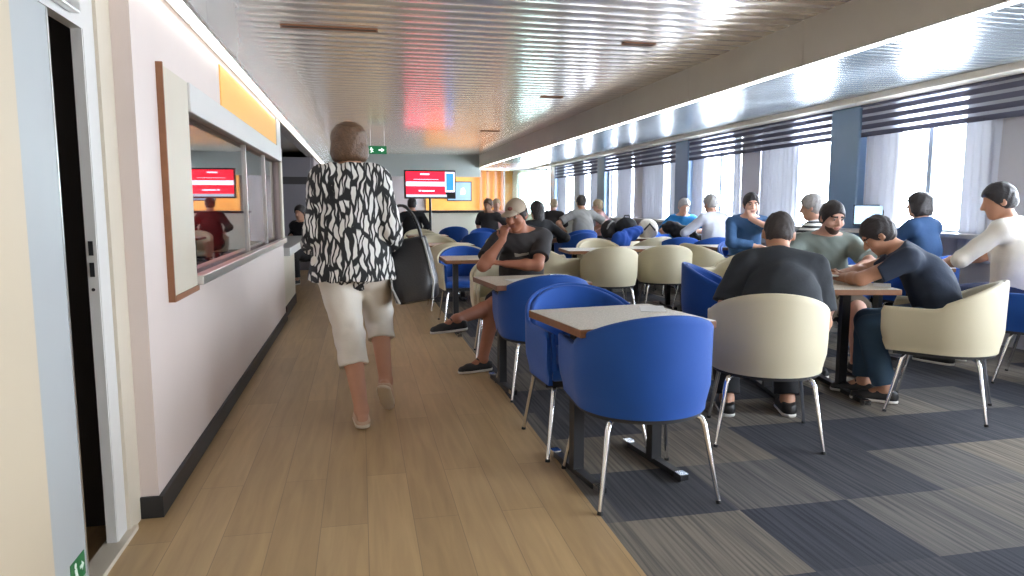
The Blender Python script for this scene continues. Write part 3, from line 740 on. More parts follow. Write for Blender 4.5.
HEADS = []
def person(label, loc, rz, D, group=None):
    """D: pose, build and clothing; everything in the figure's own frame (x right, y ahead, z up from the floor)"""
    s = D.get('s', 1.); vb = D.get('vox', .012); g = lambda k, d: D.get(k, d)
    sw = g('sw', .178)*s; girth = g('girth', 1.)
    P = A(0, 0, g('hip_z', .53)) if not isinstance(g('hip_z', .53), tuple) else A(*D['hip_z'])
    l1, l2 = radians(g('lean1', -8)), radians(g('lean2', 10)); sd = radians(g('side', 0))
    d1 = rotv(rotv(U_, R_, -l1), F_, sd); d2 = rotv(rotv(U_, R_, -l2), F_, sd)
    Cc = P+d1*.25*s; N = Cc+d2*.255*s
    tw = radians(g('twist', 0)); rr = unit(rotv(R_-d2*(R_@d2), d2, tw)); ff = np.cross(d2, rr); ff = unit(ff)
    shz = g('shrug', (0, 0))
    SH = {-1: N-d2*.05*s-rr*sw+d2*shz[0], 1: N-d2*.05*s+rr*sw+d2*shz[1]}
    HP = {-1: P-R_*.09*s, 1: P+R_*.09*s}
    hy, hp, hr = [radians(x) for x in g('head', (0, 0, 0))]      # yaw left +, pitch down +, roll
    hf = rotv(F_, U_, hy); hrx = np.cross(hf, U_); hf = rotv(hf, hrx, -hp); hu = np.cross(hrx, hf)
    hrx = rotv(hrx, hf, hr); hu = rotv(hu, hf, hr)
    Hc = N+d2*.055*s+hu*.115*s+hf*.03*s                           # head centre, mid height
    HR = np.stack([hrx, hf, hu])
    EL, WR, HD = {}, {}, {}
    for sgn, key in ((-1, 'armL'), (1, 'armR')):
        tgt, hint = D.get(key, ((sgn*.22, .05, .75), (sgn*.5, -1, 0)))[:2]
        EL[sgn], WR[sgn] = ik(SH[sgn], A(*tgt), .285*s, .25*s, A(*hint))
    KN, AN, TO = {}, {}, {}
    for sgn, key in ((-1, 'legL'), (1, 'legR')):
        tgt, hint, toe = D.get(key, ((sgn*.11, .42, .09), (0, 1, .6), (0, 1, 0)))
        KN[sgn], AN[sgn] = ik(HP[sgn], A(*tgt), .43*s, .41*s, A(*hint)); TO[sgn] = unit(A(*toe))
    root = thing('person', label, 'person', (loc[0], loc[1], g('z', 0)), rz, group)
    NB = N-d2*.09*s
    def torso(f, o, bottom=None, k=.055):
        gi = girth
        f.cone(P+d1*.02, Cc, .135*s*gi+o, .135*s*gi+o, k, .76, unit(np.cross(d1, R_))*1.)
        f.cone(Cc-d1*.02, NB, .140*s*gi+o, .128*s+o, k, .74, ff)
        f.cone(SH[-1]+rr*.03, SH[1]-rr*.03, .062*s+o, .062*s+o, k)
        for q in (-1, 1): f.cone(N+d2*.02*s+rr*q*.02, SH[q]-rr*q*.04, .044*s+o, .05*s+o, k)
        if g('belly', 0): f.ell(P+d1*.15*s+unit(np.cross(d1, R_))*-0+np.cross(U_, R_)*.05, np.eye(3), (.15*s*gi+o, .12*s*gi+g('belly', 0)+o, .14*s+o), .04)
    def arm(f, q, o, frac=2., k=.02, lo=None):
        e, w, sh = EL[q], WR[q], SH[q]; am = g('arm', 1.)
        if frac <= 1: f.cone(sh, sh+(e-sh)*frac, .052*s*am+o, .047*s*am+o+g('sleeve_flare', .012), k, cut=True)
        else:
            f.cone(sh, e, .050*s*am+o, .041*s*am+o, k)
            if frac < 2: f.cone(e, e+(w-e)*(frac-1), .041*s*am+o, .036*s+o+g('sleeve_flare', .0), k, cut=True)
            else: f.cone(e, e+(w-e)*.35, .041*s*am+o, .040*s*am+o, k); f.cone(e+(w-e)*.35, w, .040*s*am+o, .027*s+o, k)
    def leg(f, q, o, frac=2., k=.025):
        h, kn, an = HP[q], KN[q], AN[q]; lg = g('leg', 1.)
        if frac <= 1: f.cone(h, h+(kn-h)*frac, .092*s*lg+o, .07*s*lg+o+.015, k, cut=True)
        else:
            f.cone(h, kn, .090*s*lg+o, .058*s*lg+o, k)
            if frac < 2: f.cone(kn, kn+(an-kn)*(frac-1), .058*s*lg+o, .054*s+o, k, cut=True)
            else:
                back = unit(np.cross(an-kn, np.cross(kn-h, an-kn))+1e-6); back = back if back@(kn-h) < 0 else -back
                f.cone(kn, kn+(an-kn)*.32+back*.012, .056*s*lg+o, .056*s*lg+o, k); f.cone(kn+(an-kn)*.32+back*.012, an, .056*s*lg+o, .037*s+o, k)
    # ---- body
    f = Field(vb); torso(f, 0)
    f.cone(HP[-1], HP[1], .095*s, .095*s, .03)
    f.cone(N-d2*.02, Hc-hu*.05*s-hf*.02*s, .056*s, .052*s, .025)
    h = lambda x, y, z: Hc+(hrx*x+hf*y+hu*z)*s
    E3 = lambda *r: tuple(x*s for x in r)
    f.ell(h(0, -.012, .022), HR, E3(.074, .094, .094), .02)
    f.ell(h(0, .022, -.045), HR, E3(.058, .066, .07), .03)
    f.ell(h(0, .055, -.092), HR, E3(.030, .028, .024), .025)
    if vb <= .009:
        f.cone(h(-.03, .078, .03), h(.03, .078, .03), .012*s, .012*s, .015)
        for q in (-1, 1):
            f.ell(h(q*.031, .092, .008), HR, E3(.015, .014, .011), .008, sub=True)
            f.ell(h(q*.031, .074, .008), HR, E3(.0125, .0135, .0125), .003)
            f.ell(h(q*.045, .055, -.03), HR, E3(.022, .025, .024), .02)
        f.cone(h(0, .084, .012), h(0, .108, -.026), .009*s, .0135*s, .012)
        for q in (-1, 1): f.ell(h(q*.013, .096, -.03), HR, E3(.008, .010, .008), .008)
        f.ell(h(0, .082, -.058), HR, E3(.024, .010, .0055), .006); f.ell(h(0, .080, -.068), HR, E3(.021, .010, .0065), .006)
    else:
        f.cone(h(0, .08, .012), h(0, .102, -.026), .011*s, .015*s, .012)
    for q in (-1, 1): f.ell(h(q*.077, -.008, -.008), HR, E3(.012, .021, .032), .008); f.ell(h(q*.085, .0, -.006), HR, E3(.006, .010, .018), .006, sub=True)
    hands = {}
    for q in (-1, 1):
        arm(f, q, 0); leg(f, q, 0)
        key = 'handL' if q < 0 else 'handR'
        hd, hn, curl = D.get(key, (tuple(unit(WR[q]-EL[q])), (0, 0, -1), 35))
        d = unit(A(*hd)); nn = A(*hn); nn = unit(nn-d*(nn@d)); sx = np.cross(nn, d)
        if q > 0: th = -sx
        else: th = sx
        w = WR[q]; pm = w+d*.048*s
        f.cone(w, pm, .028*s, .032*s, .012, .55, nn); f.cone(pm-th*.022*s+d*.02*s, pm+th*.020*s+d*.025*s, .016*s, .017*s, .012, .8, nn)
        fr = max(.0082*s, .72*vb)
        for i, (o, L) in enumerate(((.027, .066), (.009, .076), (-.009, .072), (-.027, .056))):
            b = pm+th*o*s+d*.032*s; ang = radians(curl*.6+4*i); dd = d
            for j, sl in enumerate((.46, .32, .24)):
                dd = rotv(dd, np.cross(dd, nn), ang*(1 if j else .7)); e = b+dd*L*sl*s
                f.cone(b, e, fr*(1.02-.07*j), fr*(.98-.1*j), .004); b = e
        b = w+d*.018*s+th*.026*s; dd = unit(d*.6+th*.75+nn*.25); e = b+dd*.036*s; f.cone(w+d*.02*s, b, fr*1.5, fr*1.25, .008); f.cone(b, e, fr*1.25, fr*1.1, .005)
        dd = unit(d*.9+th*.2+nn*.35); f.cone(e, e+dd*.028*s, fr*1.1, fr*.9, .004)
        t = TO[q]; up = unit(rotv(t, np.cross(t, U_), pi/2)) if abs(t[2]) < .98 else F_
        heel = AN[q]-t*.04*s-up*.05*s; ball = AN[q]+t*.12*s-up*.058*s; toe = AN[q]+t*.175*s-up*.063*s
        f.cone(AN[q], heel, .036*s, .028*s, .015); f.cone(AN[q], ball, .036*s, .026*s, .02); f.cone(heel, toe, .026*s, .018*s, .015)
        hands[q] = (AN[q], t, up, heel, ball, toe)
    V, Q = f.build()
    mi = None; mats = [M['skin_'+g('skin', 'tan')]]
    if vb <= .009:
        mats += [M['eye'], M['lip'], M[g('brow', 'h_black')], M['eyewhite']]
        ce = V[Q].mean(1); L = (ce-Hc)@HR.T/s; mi = np.zeros(len(Q), int)
        for q in (-1, 1):
            e = L-np.array([q*.031, .085, .008]); front = L[:, 1] > .055
            mi[front & ((e[:, 0]/.0105)**2+(e[:, 2]/.0075)**2 < 1)] = 4
            mi[front & ((e[:, 0]/.0065)**2+(e[:, 2]/.0075)**2 < 1)] = 1
            mi[front & (abs(L[:, 0]-q*.033) < .019) & (abs(L[:, 2]-.027) < .0055)] = 3
        mi[(L[:, 1] > .06) & (abs(L[:, 0]) < .023) & (L[:, 2] < -.052) & (L[:, 2] > -.074)] = 2
    body = link('body', np_mesh('body', V, Q, mats, mi), root)
    vc = g('vclo', vb); seed = g('seed', loc[0]*3+loc[1])
    # ---- clothes
    top = g('top', None)
    if top:
        mk, frac, hem, off = top
        f = Field(vc); torso(f, off)
        pel = g('hem_r', .155)*s*girth
        fx = unit(np.cross(d1, R_))
        f.cone(Cc, P-d1*hem, .140*s*girth+off, pel+off, .055, g('hem_flat', .8), fx, cut=True)
        for q in (-1, 1): arm(f, q, g('sleeve_off', off), frac)
        f.plane(N+d2*.035*s, unit(d2*.92+ff*.15+U_*.2))
        V, Q = f.build(g('fold', .004), seed)
        so = link(g('top_name', 'shirt'), np_mesh('shirt', V, Q, [M[mk]]), root)
        if g('collar', None):
            f = Field(vc); f.cone(N-d2*.015*s, N+d2*.045*s+hf*.006, .066*s, .062*s, .01, cut=True)
            V, Q = f.build(); link('collar', np_mesh('collar', V, Q, [M[g('collar', mk)]]), so)
        if g('print', None):                                     # printed patch on the chest
            mk2, w_, h_, drop = g('print', None)
            f = Field(.006); torso(f, off+.0035)
            f.plane(NB-d2*(drop-h_/2), d2); f.plane(NB-d2*(drop+h_/2), -d2); f.plane(NB+rr*w_/2, rr); f.plane(NB-rr*w_/2, -rr); f.plane(NB, -ff)
            V, Q = f.build(g('fold', .004), seed); po = link('chest_print', np_mesh('chest_print', V, Q, [M[mk2]]), so)
    bot = g('bottom', None)
    if bot:
        mk, frac, off = bot
        f = Field(vc); f.cone(HP[-1], HP[1], .105*s*girth**.5+off, .105*s*girth**.5+off, .03); f.cone(P, P+d1*.10*s, .128*s*girth+off*.4, .130*s*girth+off*.4, .03, .8, unit(np.cross(d1, R_)), cut=True)
        for q in (-1, 1): leg(f, q, off, frac)
        V, Q = f.build(g('fold', .004)*.9, seed+2); link(g('bottom_name', 'trousers'), np_mesh('trousers', V, Q, [M[mk]]), root)
    sh = g('shoes', None)
    if sh:
        mk, sk = sh
        for q in (-1, 1):
            an, t, up, heel, ball, toe = hands[q]; side = np.cross(t, up); k = s
            f = Field(min(vc, .008)); f.cone(heel, toe, .036*k, .030*k, .02); f.cone(heel+side*.004, ball, .037*k, .041*k, .02); f.cone(heel+up*.03, an+t*.03-up*.012, .034*k, .034*k, .02)
            f.plane(heel-up*.022*k, -up); f.plane(an+up*g('shoe_top', .005), up+t*-.3)
            V, Q = f.build(); so = link(g('shoe_name', 'shoe'), np_mesh('shoe', V, Q, [M[mk]]), root)
            f = Field(min(vc, .007)); f.cone(heel-up*.02*k, toe-up*.008*k, .037*k, .032*k, .01); f.cone(heel-up*.02*k, ball-up*.01*k, .036*k, .043*k, .02)
            f.plane(heel-up*.016*k, up); f.plane(heel-up*.036*k, -up)
            V, Q = f.build(); link('sole', np_mesh('sole', V, Q, [M[sk]]), so)
    # ---- hair, beard, cap
    hk = g('hair', None)
    if hk:
        kind, mk = hk; f = Field(min(vb, .008))
        if kind == 'bob':
            f.ell(h(0, -.014, .022), HR, E3(.098, .108, .090), .03); f.ell(h(0, -.030, -.055), HR, E3(.104, .092, .092), .03)
            f.plane(h(0, .055, .04), hf*.9-hu*.42); f.plane(h(0, 0, -.112), -hu)
        elif kind == 'long':
            f.ell(h(0, -.016, .03), HR, E3(.090, .106, .100), .03); f.cone(h(0, -.045, .0), h(0, -.07, -.17), .085*s, .075*s, .04, .75, hf)
            f.plane(h(0, .05, .04), hf*.9-hu*.42)
        elif kind == 'full':
            f.ell(h(0, -.014, .034), HR, E3(.088, .106, .098), .03); f.ell(h(0, -.045, -.02), HR, E3(.078, .064, .066), .03)
            f.plane(h(0, .078, .052), hf*.8-hu*.6); f.plane(h(0, 0, -.075), -hu)
        else:
            o = .006 if kind == 'crop' else .013
            f.ell(h(0, -.012, .024), HR, E3(.074+o, .094+o, .094+o), .02); f.ell(h(0, -.05, -.025), HR, E3(.060+o*.6, .050+o, .05), .02)
            f.plane(h(0, .080, .056), hf*.78-hu*.62); f.plane(h(0, 0, -.066), -hu)
        if g('cap', None): f.plane(h(0, 0, .035), hu)
        V, Q = f.build(g('hair_noise', .0035), 1.3+loc[0], 3.2); link('hair', np_mesh('hair', V, Q, [M[mk]]), root)
    if g('beard', None):
        f = Field(.006); f.ell(h(0, .024, -.047), HR, E3(.060, .0675, .073), .02); f.ell(h(0, .056, -.094), HR, E3(.033, .031, .026), .02)
        f.plane(h(0, .02, -.020), hu*.8+hf*.55-hf*.0); f.plane(h(0, .0, 0), -hf); f.plane(h(0, .08, -.050), hu)
        f.ell(h(0, .095, -.063), HR, E3(.022, .025, .009), .004, sub=True)
        V, Q = f.build(.001, 2); link('beard', np_mesh('beard', V, Q, [M[D['beard']]]), root)
    if g('cap', None):
        f = Field(.007); f.ell(h(0, -.012, .04), HR, E3(.084, .102, .086), .02); f.plane(h(0, .03, .030), -hu*.97-hf*.12)
        V, Q = f.build(); co = link('cap', np_mesh('cap', V, Q, [M[D['cap']]]), root)
        f = Field(.005); f.ell(h(0, .105, .034), HR, E3(.068, .074, .032), .01); f.ell(h(0, .095, .020), HR, E3(.085, .105, .030), .004, sub=True); f.plane(h(0, .07, .03), -hf)
        V, Q = f.build(); link('brim', np_mesh('brim', V, Q, [M[D['cap']]]), co)
        f = Field(.004); f.ell(h(0, .082, .078), np.stack([hrx, unit(hf+hu*.6), unit(hu-hf*.6)]), E3(.022, .010, .016), .004); V, Q = f.build(); link('emblem', np_mesh('emblem', V, Q, [M['emblem']]), co)
    HEADS.append((label, loc, rz, tuple(Hc), g('z', 0)))
    return root, dict(WR=WR, EL=EL, SH=SH, Hc=Hc, KN=KN, AN=AN)
# the people in the photo
person('woman walking away down the aisle in black and white shirt and white capri trousers', (-.06, 4.04), 0, dict(
    s=1.02, sw=.152, hip_z=(.01, 0, .915), lean1=2, lean2=5, head=(4, 4, 0), vox=.008, girth=1.02, arm=1.0, leg=.99,
    armL=((-.20, .22, 1.0), (-.12, -1, -.6)), armR=((.225, .16, .98), (.2, -1, -.6)), handR=((.1, .6, -.7), (-1, 0, 0), 70), handL=((.3, 1, .1), (.5, 0, -1), 50),
    legL=((.04, -.10, .100), (0, 1, .1), (-.08, 1, -.05)), legR=((.185, .12, .205), (.05, 1, .1), (.16, .8, -.75)),
    top=('zebra', 1.7, .085, .036), hem_r=.205, hem_flat=.80, sleeve_flare=.025, sleeve_off=.022, fold=.006, top_name='blouse', collar='zebra',
    bottom=('capri', 1.38, .027), bottom_name='capri_trousers', shoes=('sandal', 'sole_tan'), shoe_name='sandal', shoe_top=-.03, skin='tan', hair=('bob', 'h_brown'), hair_noise=.003))
person('man in khaki cap and charcoal tee sitting with crossed legs beside the aisle', (1.27, 5.52), 162, dict(
    s=1.0, hip_z=.545, lean1=2, lean2=24, twist=10, head=(-22, 20, 0), vox=.0075, girth=1.08, arm=1.12, sw=.185,
    armL=((.10, .30, .80), (-1, .3, -.6)), armR=((.12, .30, .985), (.7, .3, -1)), handR=((-.15, -.15, 1), (-.3, -1, 0), 85), handL=((1, .05, .15), (0, -.3, -1), 45),
    legR=((.25, .50, .09), (.1, 1, .6), (.8, .6, 0)), legL=((.42, .66, .42), (.35, .6, 1.0), (.9, .5, -.05)),
    top=('tee_charcoal', .72, .10, .014), bottom=('darkshorts', .86, .016), bottom_name='shorts', shoes=('shoe_black', 'sole_white'), skin='brown',
    hair=('short', 'h_dgrey'), cap='cap', print=('printlight', .12, .10, .08)))
person('man in dark tee seen from behind in the cream chair', (2.22, 3.40), -20, dict(
    s=1.06, sw=.182, hip_z=(0, -.0, .47), lean1=0, lean2=38, side=4, head=(-6, 30, 4), vox=.010, girth=1.2, arm=1.1, hem_r=.165,
    armL=((-.22, .32, .60), (-.4, -.4, -.8)), armR=((.16, .34, .62), (.25, -.4, -.8)), handL=((.5, 1, 0), (0, 0, -1), 25), handR=((-.5, 1, 0), (0, 0, -1), 25),
    legL=((-.20, .30, .09), (-.2, 1, .6), (0, 1, 0)), legR=((.16, .34, .09), (.1, 1, .6), (0, 1, 0)),
    top=('tee_dark', .8, .08, .016), bottom=('blackpants', 1.93, .018), shoes=('shoe_black', 'sole_white'), skin='tan', hair=('crop', 'h_dgrey')))
person('bearded man in sage tee facing the camera across the table', (3.55, 4.86), 164, dict(
    s=1.0, sw=.195, hip_z=(0, -.02, .505), lean1=0, lean2=16, head=(10, 16, 0), vox=.0075, girth=1.2, arm=1.1, hem_r=.1655,
    armL=((-.05, .42, .775), (-1, .2, -.3)), armR=((.22, .42, .775), (1, .2, -.3)), handL=((.6, .8, 0), (0, 0, -1), 30), handR=((-.6, .8, 0), (0, 0, -1), 30),
    legL=((-.15, .36, .09), (0, 1, .6), (0, 1, 0)), legR=((.14, .36, .09), (0, 1, .6), (0, 1, 0)),
    top=('tee_sage', .8, .10, .014), print=('printdark', .24, .10, .14), bottom=('shortstripe', .98, .02), bottom_name='shorts', shoes=('shoe_black', 'sole_white'), skin='light',
    hair=('short', 'h_black'), beard='beard'))
person('young man in navy tee leaning over the table with a phone', (3.57, 3.69), 52, dict(
    s=.98, sw=.185, hip_z=(0, 0, .54), lean1=20, lean2=44, head=(6, 40, 0), vox=.0075, girth=1.08, arm=1.05,
    armL=((.00, .60, .775), (-1, .25, -.35)), armR=((.13, .60, .785), (1, .2, -.3)), handL=((.25, 1, .1), (.6, .1, -.6), 60), handR=((-.2, 1, .1), (-.6, .1, -.6), 60),
    legL=((-.17, .30, .09), (-.1, 1, .5), (.1, 1, 0)), legR=((.0, .42, .09), (0, 1, .5), (.1, 1, 0)),
    top=('tee_navy', .62, .10, .015), bottom=('denim', 1.92, .02), bottom_name='jeans', shoes=('shoe_black', 'sole_white'), skin='tan', hair=('full', 'h_black'), hair_noise=.004))
SEAT = dict(vox=.012, vclo=.013, shoes=('shoe_black', 'sole_white'), bottom=('blackpants', 1.93, .016))
def seated(label, loc, rz, group=None, **k):
    d = dict(SEAT); d.update(k); return person(label, loc, rz, d, group)
seated('man in white shirt at the right edge leaning on a table', (4.75, 4.26), 24, sw=.20, girth=1.15, hip_z=.57, lean1=0, lean2=16, head=(34, 16, 0), s=1.09, vox=.01,
    armL=((-.18, .46, .79), (-1, -.2, -.4)), armR=((.16, .5, .79), (1, -.2, -.4)), top=('whiteshirt', 1.05, .12, .016), bottom=('navy', 1.93, .018), skin='tan', hair=('short', 'h_black'), sleeve_flare=.01)
seated('woman with dark hair outlined against the bright window', (5.02, 5.46), 14, s=1.0, sw=.165, lean1=-2, lean2=8, head=(0, 4, 0),
    armL=((-.08, .36, .79), (-1, .2, -.3)), armR=((.10, .36, .79), (1, .2, -.3)), top=('silhouette', 1.6, .1, .018), skin='tan', hair=('bob', 'h_black'), hair_noise=.004, hip_z=.59)
seated('grey-haired woman in black and white striped top behind the bearded man', (4.27, 5.88), 28, s=1.0, sw=.165, lean1=-2, lean2=12, head=(20, 12, 0),
    armL=((-.10, .36, .79), (-1, -.1, -.3)), armR=((.12, .36, .79), (1, -.1, -.3)), top=('bw', 1.3, .1, .016), skin='light', hair=('full', 'h_grey'), hip_z=.57)
seated('man in blue jacket resting his face on his hand', (4.42, 7.50), 168, sw=.185, lean1=6, lean2=22, head=(-4, 8, 0), vox=.009,
    armL=((.03, .27, 1.10), (-1, .4, -.6)), armR=((.0, .36, .79), (1, .2, -.3)), handL=((.1, -.1, 1), (0, -1, 0), 60), handR=((-1, .2, 0), (0, 0, -1), 30),
    top=('bluejacket', 1.9, .1, .018), skin='light', hair=('short', 'h_black'), hip_z=.58, s=1.05)
seated('person in pale shirt seen from behind before a bright window', (4.80, 8.90), 8, sw=.18, girth=1.12, lean1=0, lean2=14, head=(10, 10, 0),
    armL=((-.22, .34, .79), (-1, -.2, -.3)), armR=((.18, .34, .79), (1, -.2, -.3)), top=('lightgrey', 1.1, .1, .018), skin='light', hair=('short', 'h_grey'), hip_z=.585, s=1.04)
seated('man in bright blue tee reading a sheet by the second pillar', (4.88, 10.15), 170, lean1=2, lean2=14, head=(0, 18, 0), vox=.01, s=1.02,
    armL=((-.12, .34, .86), (-1, .1, -.4)), armR=((.12, .34, .86), (1, .1, -.4)), top=('azure', .85, .1, .016), skin='light', hair=('short', 'h_grey'), hip_z=.56)
seated('man in grey tee seen from behind in the far middle of the room', (3.98, 12.30), 6, s=1.05, girth=1.15, sw=.2, lean1=-2, lean2=10, head=(0, 6, 0),
    armL=((-.3, .2, .8), (-1, -.4, 0)), armR=((.3, .2, .8), (1, -.4, 0)), top=('greytee', .8, .1, .018), skin='tan', hair=('short', 'h_dgrey'), hip_z=.60)
seated('blond person in pink top just right of the far grey-shirted man', (4.68, 13.2), 60, s=1.0, lean1=0, lean2=12, head=(0, 8, 0), top=('pink', 1.2, .1, .018), skin='light', hair=('full', 'h_blond'), hip_z=.57)
seated('bald person left of the far grey-shirted man, in dark clothes', (3.93, 14.2), -30, s=1.05, lean1=0, lean2=10, head=(0, 8, 0), top=('tee_charcoal', 1.2, .1, .018), skin='light', hair=('crop', 'h_blond'), hip_z=.56)
seated('person with long black hair right behind the capped man', (2.36, 9.2), 20, s=1.0, lean1=-2, lean2=8, head=(0, 4, 0), top=('blackpants', 1.5, .1, .018), skin='tan', hair=('long', 'h_black'), hip_z=.51)
seated('fair-haired person in white top left of the cap, far away', (3.02, 15.7), 170, s=1.05, lean1=0, lean2=10, head=(10, 8, 0), top=('pink', .8, .1, .018), skin='light', hair=('full', 'h_blond'), hip_z=.56)
seated('person with brown hair leftmost of the far pair beside the cap', (2.55, 13.95), 150, s=1.05, lean1=0, lean2=10, head=(0, 8, 0), top=('tee_charcoal', .8, .1, .018), skin='tan', hair=('full', 'h_brown'), hip_z=.55)
seated('person in navy top seen from behind just right of the walking woman', (.98, 13.75), -10, s=1.05, girth=1.1, lean1=-2, lean2=8, head=(0, 4, 0), top=('blackpants', 1.5, .1, .018), skin='tan', hair=('short', 'h_black'), hip_z=.56)
seated('person in dark clothes sitting beyond the counter at left', (-.90, 11.85), 150, lean1=0, lean2=8, head=(0, 8, 0), top=('blackpants', 1.8, .1, .018), skin='tan', hair=('short', 'h_black'), hip_z=.46)
person('person in red shirt standing behind the booth glass', (-1.42, 7.3), 190, dict(vox=.012, s=.93, hip_z=.84, lean1=0, lean2=6, head=(0, 10, 0), legL=((-.1, .02, .085), (0, 1, 0), (0, 1, 0)), legR=((.1, .02, .085), (0, 1, 0), (0, 1, 0)),
    armL=((-.2, .28, 1.05), (-.5, -1, -.3)), armR=((.2, .28, 1.05), (.5, -1, -.3)), top=('red', 1.1, .12, .018), bottom=('blackpants', 1.93, .016), shoes=('shoe_black', 'sole_white'), skin='tan', hair=('short', 'h_black')))
# ------------------------------------------------------------------ things standing, lying and hanging about
# handbag on the walking woman's forearm
t = thing('handbag', 'black handbag with grey piping hanging at the walking woman\'s right side', 'handbag', (.32, 4.10, .70), -8)
t.rotation_euler = (0, radians(-10), radians(-8))
t.scale = (1.1, 1.1, 1.05)
mb = MB(); rows = []
for z, hw, hd in ((0, .10, .055), (.012, .115, .066), (.10, .125, .068), (.22, .118, .05), (.33, .105, .022), (.345, .10, .014)):
    rows.append([(hw*(abs(cos(a))**.5)*(1 if cos(a) > 0 else -1), hd*2.2*(abs(sin(a))**.6)*(1 if sin(a) > 0 else -1), z) for a in [2*pi*k/32 for k in range(32)]])
mb.grid(rows, close=True); mb.f += [tuple(range(31, -1, -1)), tuple(5*32+k for k in range(32))]; mb.mi += [0, 0]
mb.obj('bag_body', M['bag'], t, smooth=True, ang=60)
for sx in (-1, 1):
    MB().tube([(sx*.085, -.135, .01), (sx*.108, -.140, .10), (sx*.10, -.10, .22), (sx*.088, -.045, .335)], .006, 8).obj('piping', M['piping'], t, smooth=True)
pts = [(-.05+.10*(1-cos(a))/2*1.0-.0, -.02, .33+.20*sin(a)) for a in [pi*k/14 for k in range(15)]]
for dy in (-.012, .03):
    MB().tube([(x*1.6, y+dy, z) for x, y, z in pts], .008, 8).obj('handle', M['bag'], t, smooth=True)
# television on its floor stand
t = thing('television', 'wide television on a pole stand showing red and blue panels', 'television', (1.66, 17.0, 0), 4)
tv = MB().box((-.62, 0, 1.40), (.62, .06, 2.08)).obj('screen_housing', M['black'], t, bevel=.008)
MB().box((-.58, -.004, 1.80), (.36, -.001, 2.04)).box((-.58, -.004, 1.50), (.36, -.001, 1.70)).obj('red_panels', M['screen_red'], tv)
MB().box((-.58, -.004, 1.70), (.36, -.001, 1.80)).obj('white_band', M['screen_white'], tv)
MB().box((.36, -.004, 1.56), (.59, -.001, 2.04)).obj('white_frame', M['screen_white'], tv)
MB().box((.385, -.007, 1.60), (.565, -.004, 2.0)).obj('blue_panel', M['screen_blue'], tv)
MB().box((-.58, -.004, 1.44), (.40, -.001, 1.50)).obj('grey_footer', M['screen_grey'], tv)
mb = MB()
for x0, x1, z in ((-.24, -.02, 1.965), (-.28, -.22, 1.575)): mb.box((x0, -.007, z), (x1, -.004, z+.03))
mb.box((-.20, -.007, 1.572), (.10, -.004, 1.6)).box((-.4, -.007, 1.855), (.2, -.004, 1.862))
mb.obj('white_lettering', M['screen_white'], tv)
MB().tube([(0, .05, .04), (0, .05, 1.5)], .03, 12).obj('pole', M['darkmetal'], t, smooth=True)
MB().prism([(.35*cos(a), .05+.28*sin(a)) for a in [2*pi*k/24 for k in range(24)]], 0, .04).obj('base', M['darkmetal'], t, bevel=.008)
# exit sign
t = thing('exit_sign', 'small green exit sign hanging from the ceiling beside the woman\'s head', 'sign', (.385, 15.0, 2.30), 0)
MB().box((-.185, 0, 0), (.185, .03, .165)).obj('panel', M['green'], t, bevel=.004)
mb = MB()
mb.prism([(-.13+.016*cos(a), .118+.016*sin(a)) for a in [2*pi*k/12 for k in range(12)]], 0, .003)
for a, b in (((-.125, .10), (-.115, .06)), ((-.115, .06), (-.085, .045)), ((-.115, .06), (-.14, .03)), ((-.125, .098), (-.09, .09)), ((-.125, .098), (-.155, .08))):
    dx, dy = b[0]-a[0], b[1]-a[1]; L = sqrt(dx*dx+dy*dy); nx, ny = -dy/L*.009, dx/L*.009
    mb.prism([(a[0]+nx, a[1]+ny), (a[0]-nx, a[1]-ny), (b[0]-nx, b[1]-ny), (b[0]+nx, b[1]+ny)], 0, .003)
mb.prism([(.02, .07), (.02, .095), (.075, .095), (.075, .125), (.14, .0825), (.075, .04), (.075, .07)], 0, .003)
mb.v = [(x, -.001-z, y) for x, y, z in mb.v]
mb.obj('pictogram', M['signwhite'], t)
for x in (-.14, .14): MB().tube([(x, .015, .16), (x, .015, .48)], .004, 6).obj('hanger', M['steel'], t)
# sticker on the sliding door
t = thing('exit_sticker', 'small green safety sticker low on the sliding door edge', 'sticker', (-.904, 2.345, .10))
B((-.001, -.055, -.04), (.001, .055, .04)).obj('sticker_base', M['sticker'], t)
mb = MB()
mb.prism([(-.02+.009*cos(a), .022+.009*sin(a)) for a in [2*pi*k/10 for k in range(10)]], 0, .001)
mb.prism([(-.03, .012), (-.012, .012), (-.006, -.012), (.004, -.03), (-.006, -.03), (-.016, -.012), (-.03, -.03), (-.04, -.03), (-.026, -.005)], 0, .001)
mb.prism([(.012, -.006), (.012, .006), (.028, .006), (.028, .016), (.046, 0), (.028, -.016), (.028, -.006)], 0, .001)
mb.v = [(.0011+z, x, y) for x, y, z in mb.v]; mb.obj('pictogram', M['stickerw'], t)
# counter, left far
t = thing('counter', 'white topped service counter beyond the booth window at left', 'counter', (-1.2, 8.05, 0))
MB().box((-.5, 0, .69), (.44, 3.2, .78)).obj('countertop', M['white'], t, bevel=.008)
MB().box((-.45, .05, .12), (.36, 1.3, .69)).obj('cabinet', M['cream_paint'], t)
MB().box((-.42, .05, 0), (.37, 1.3, .12)).obj('plinth', M['black'], t)
MB().box((-.45, 2.7, 0), (.2, 3.1, .69)).obj('support', M['darkroom'], t)
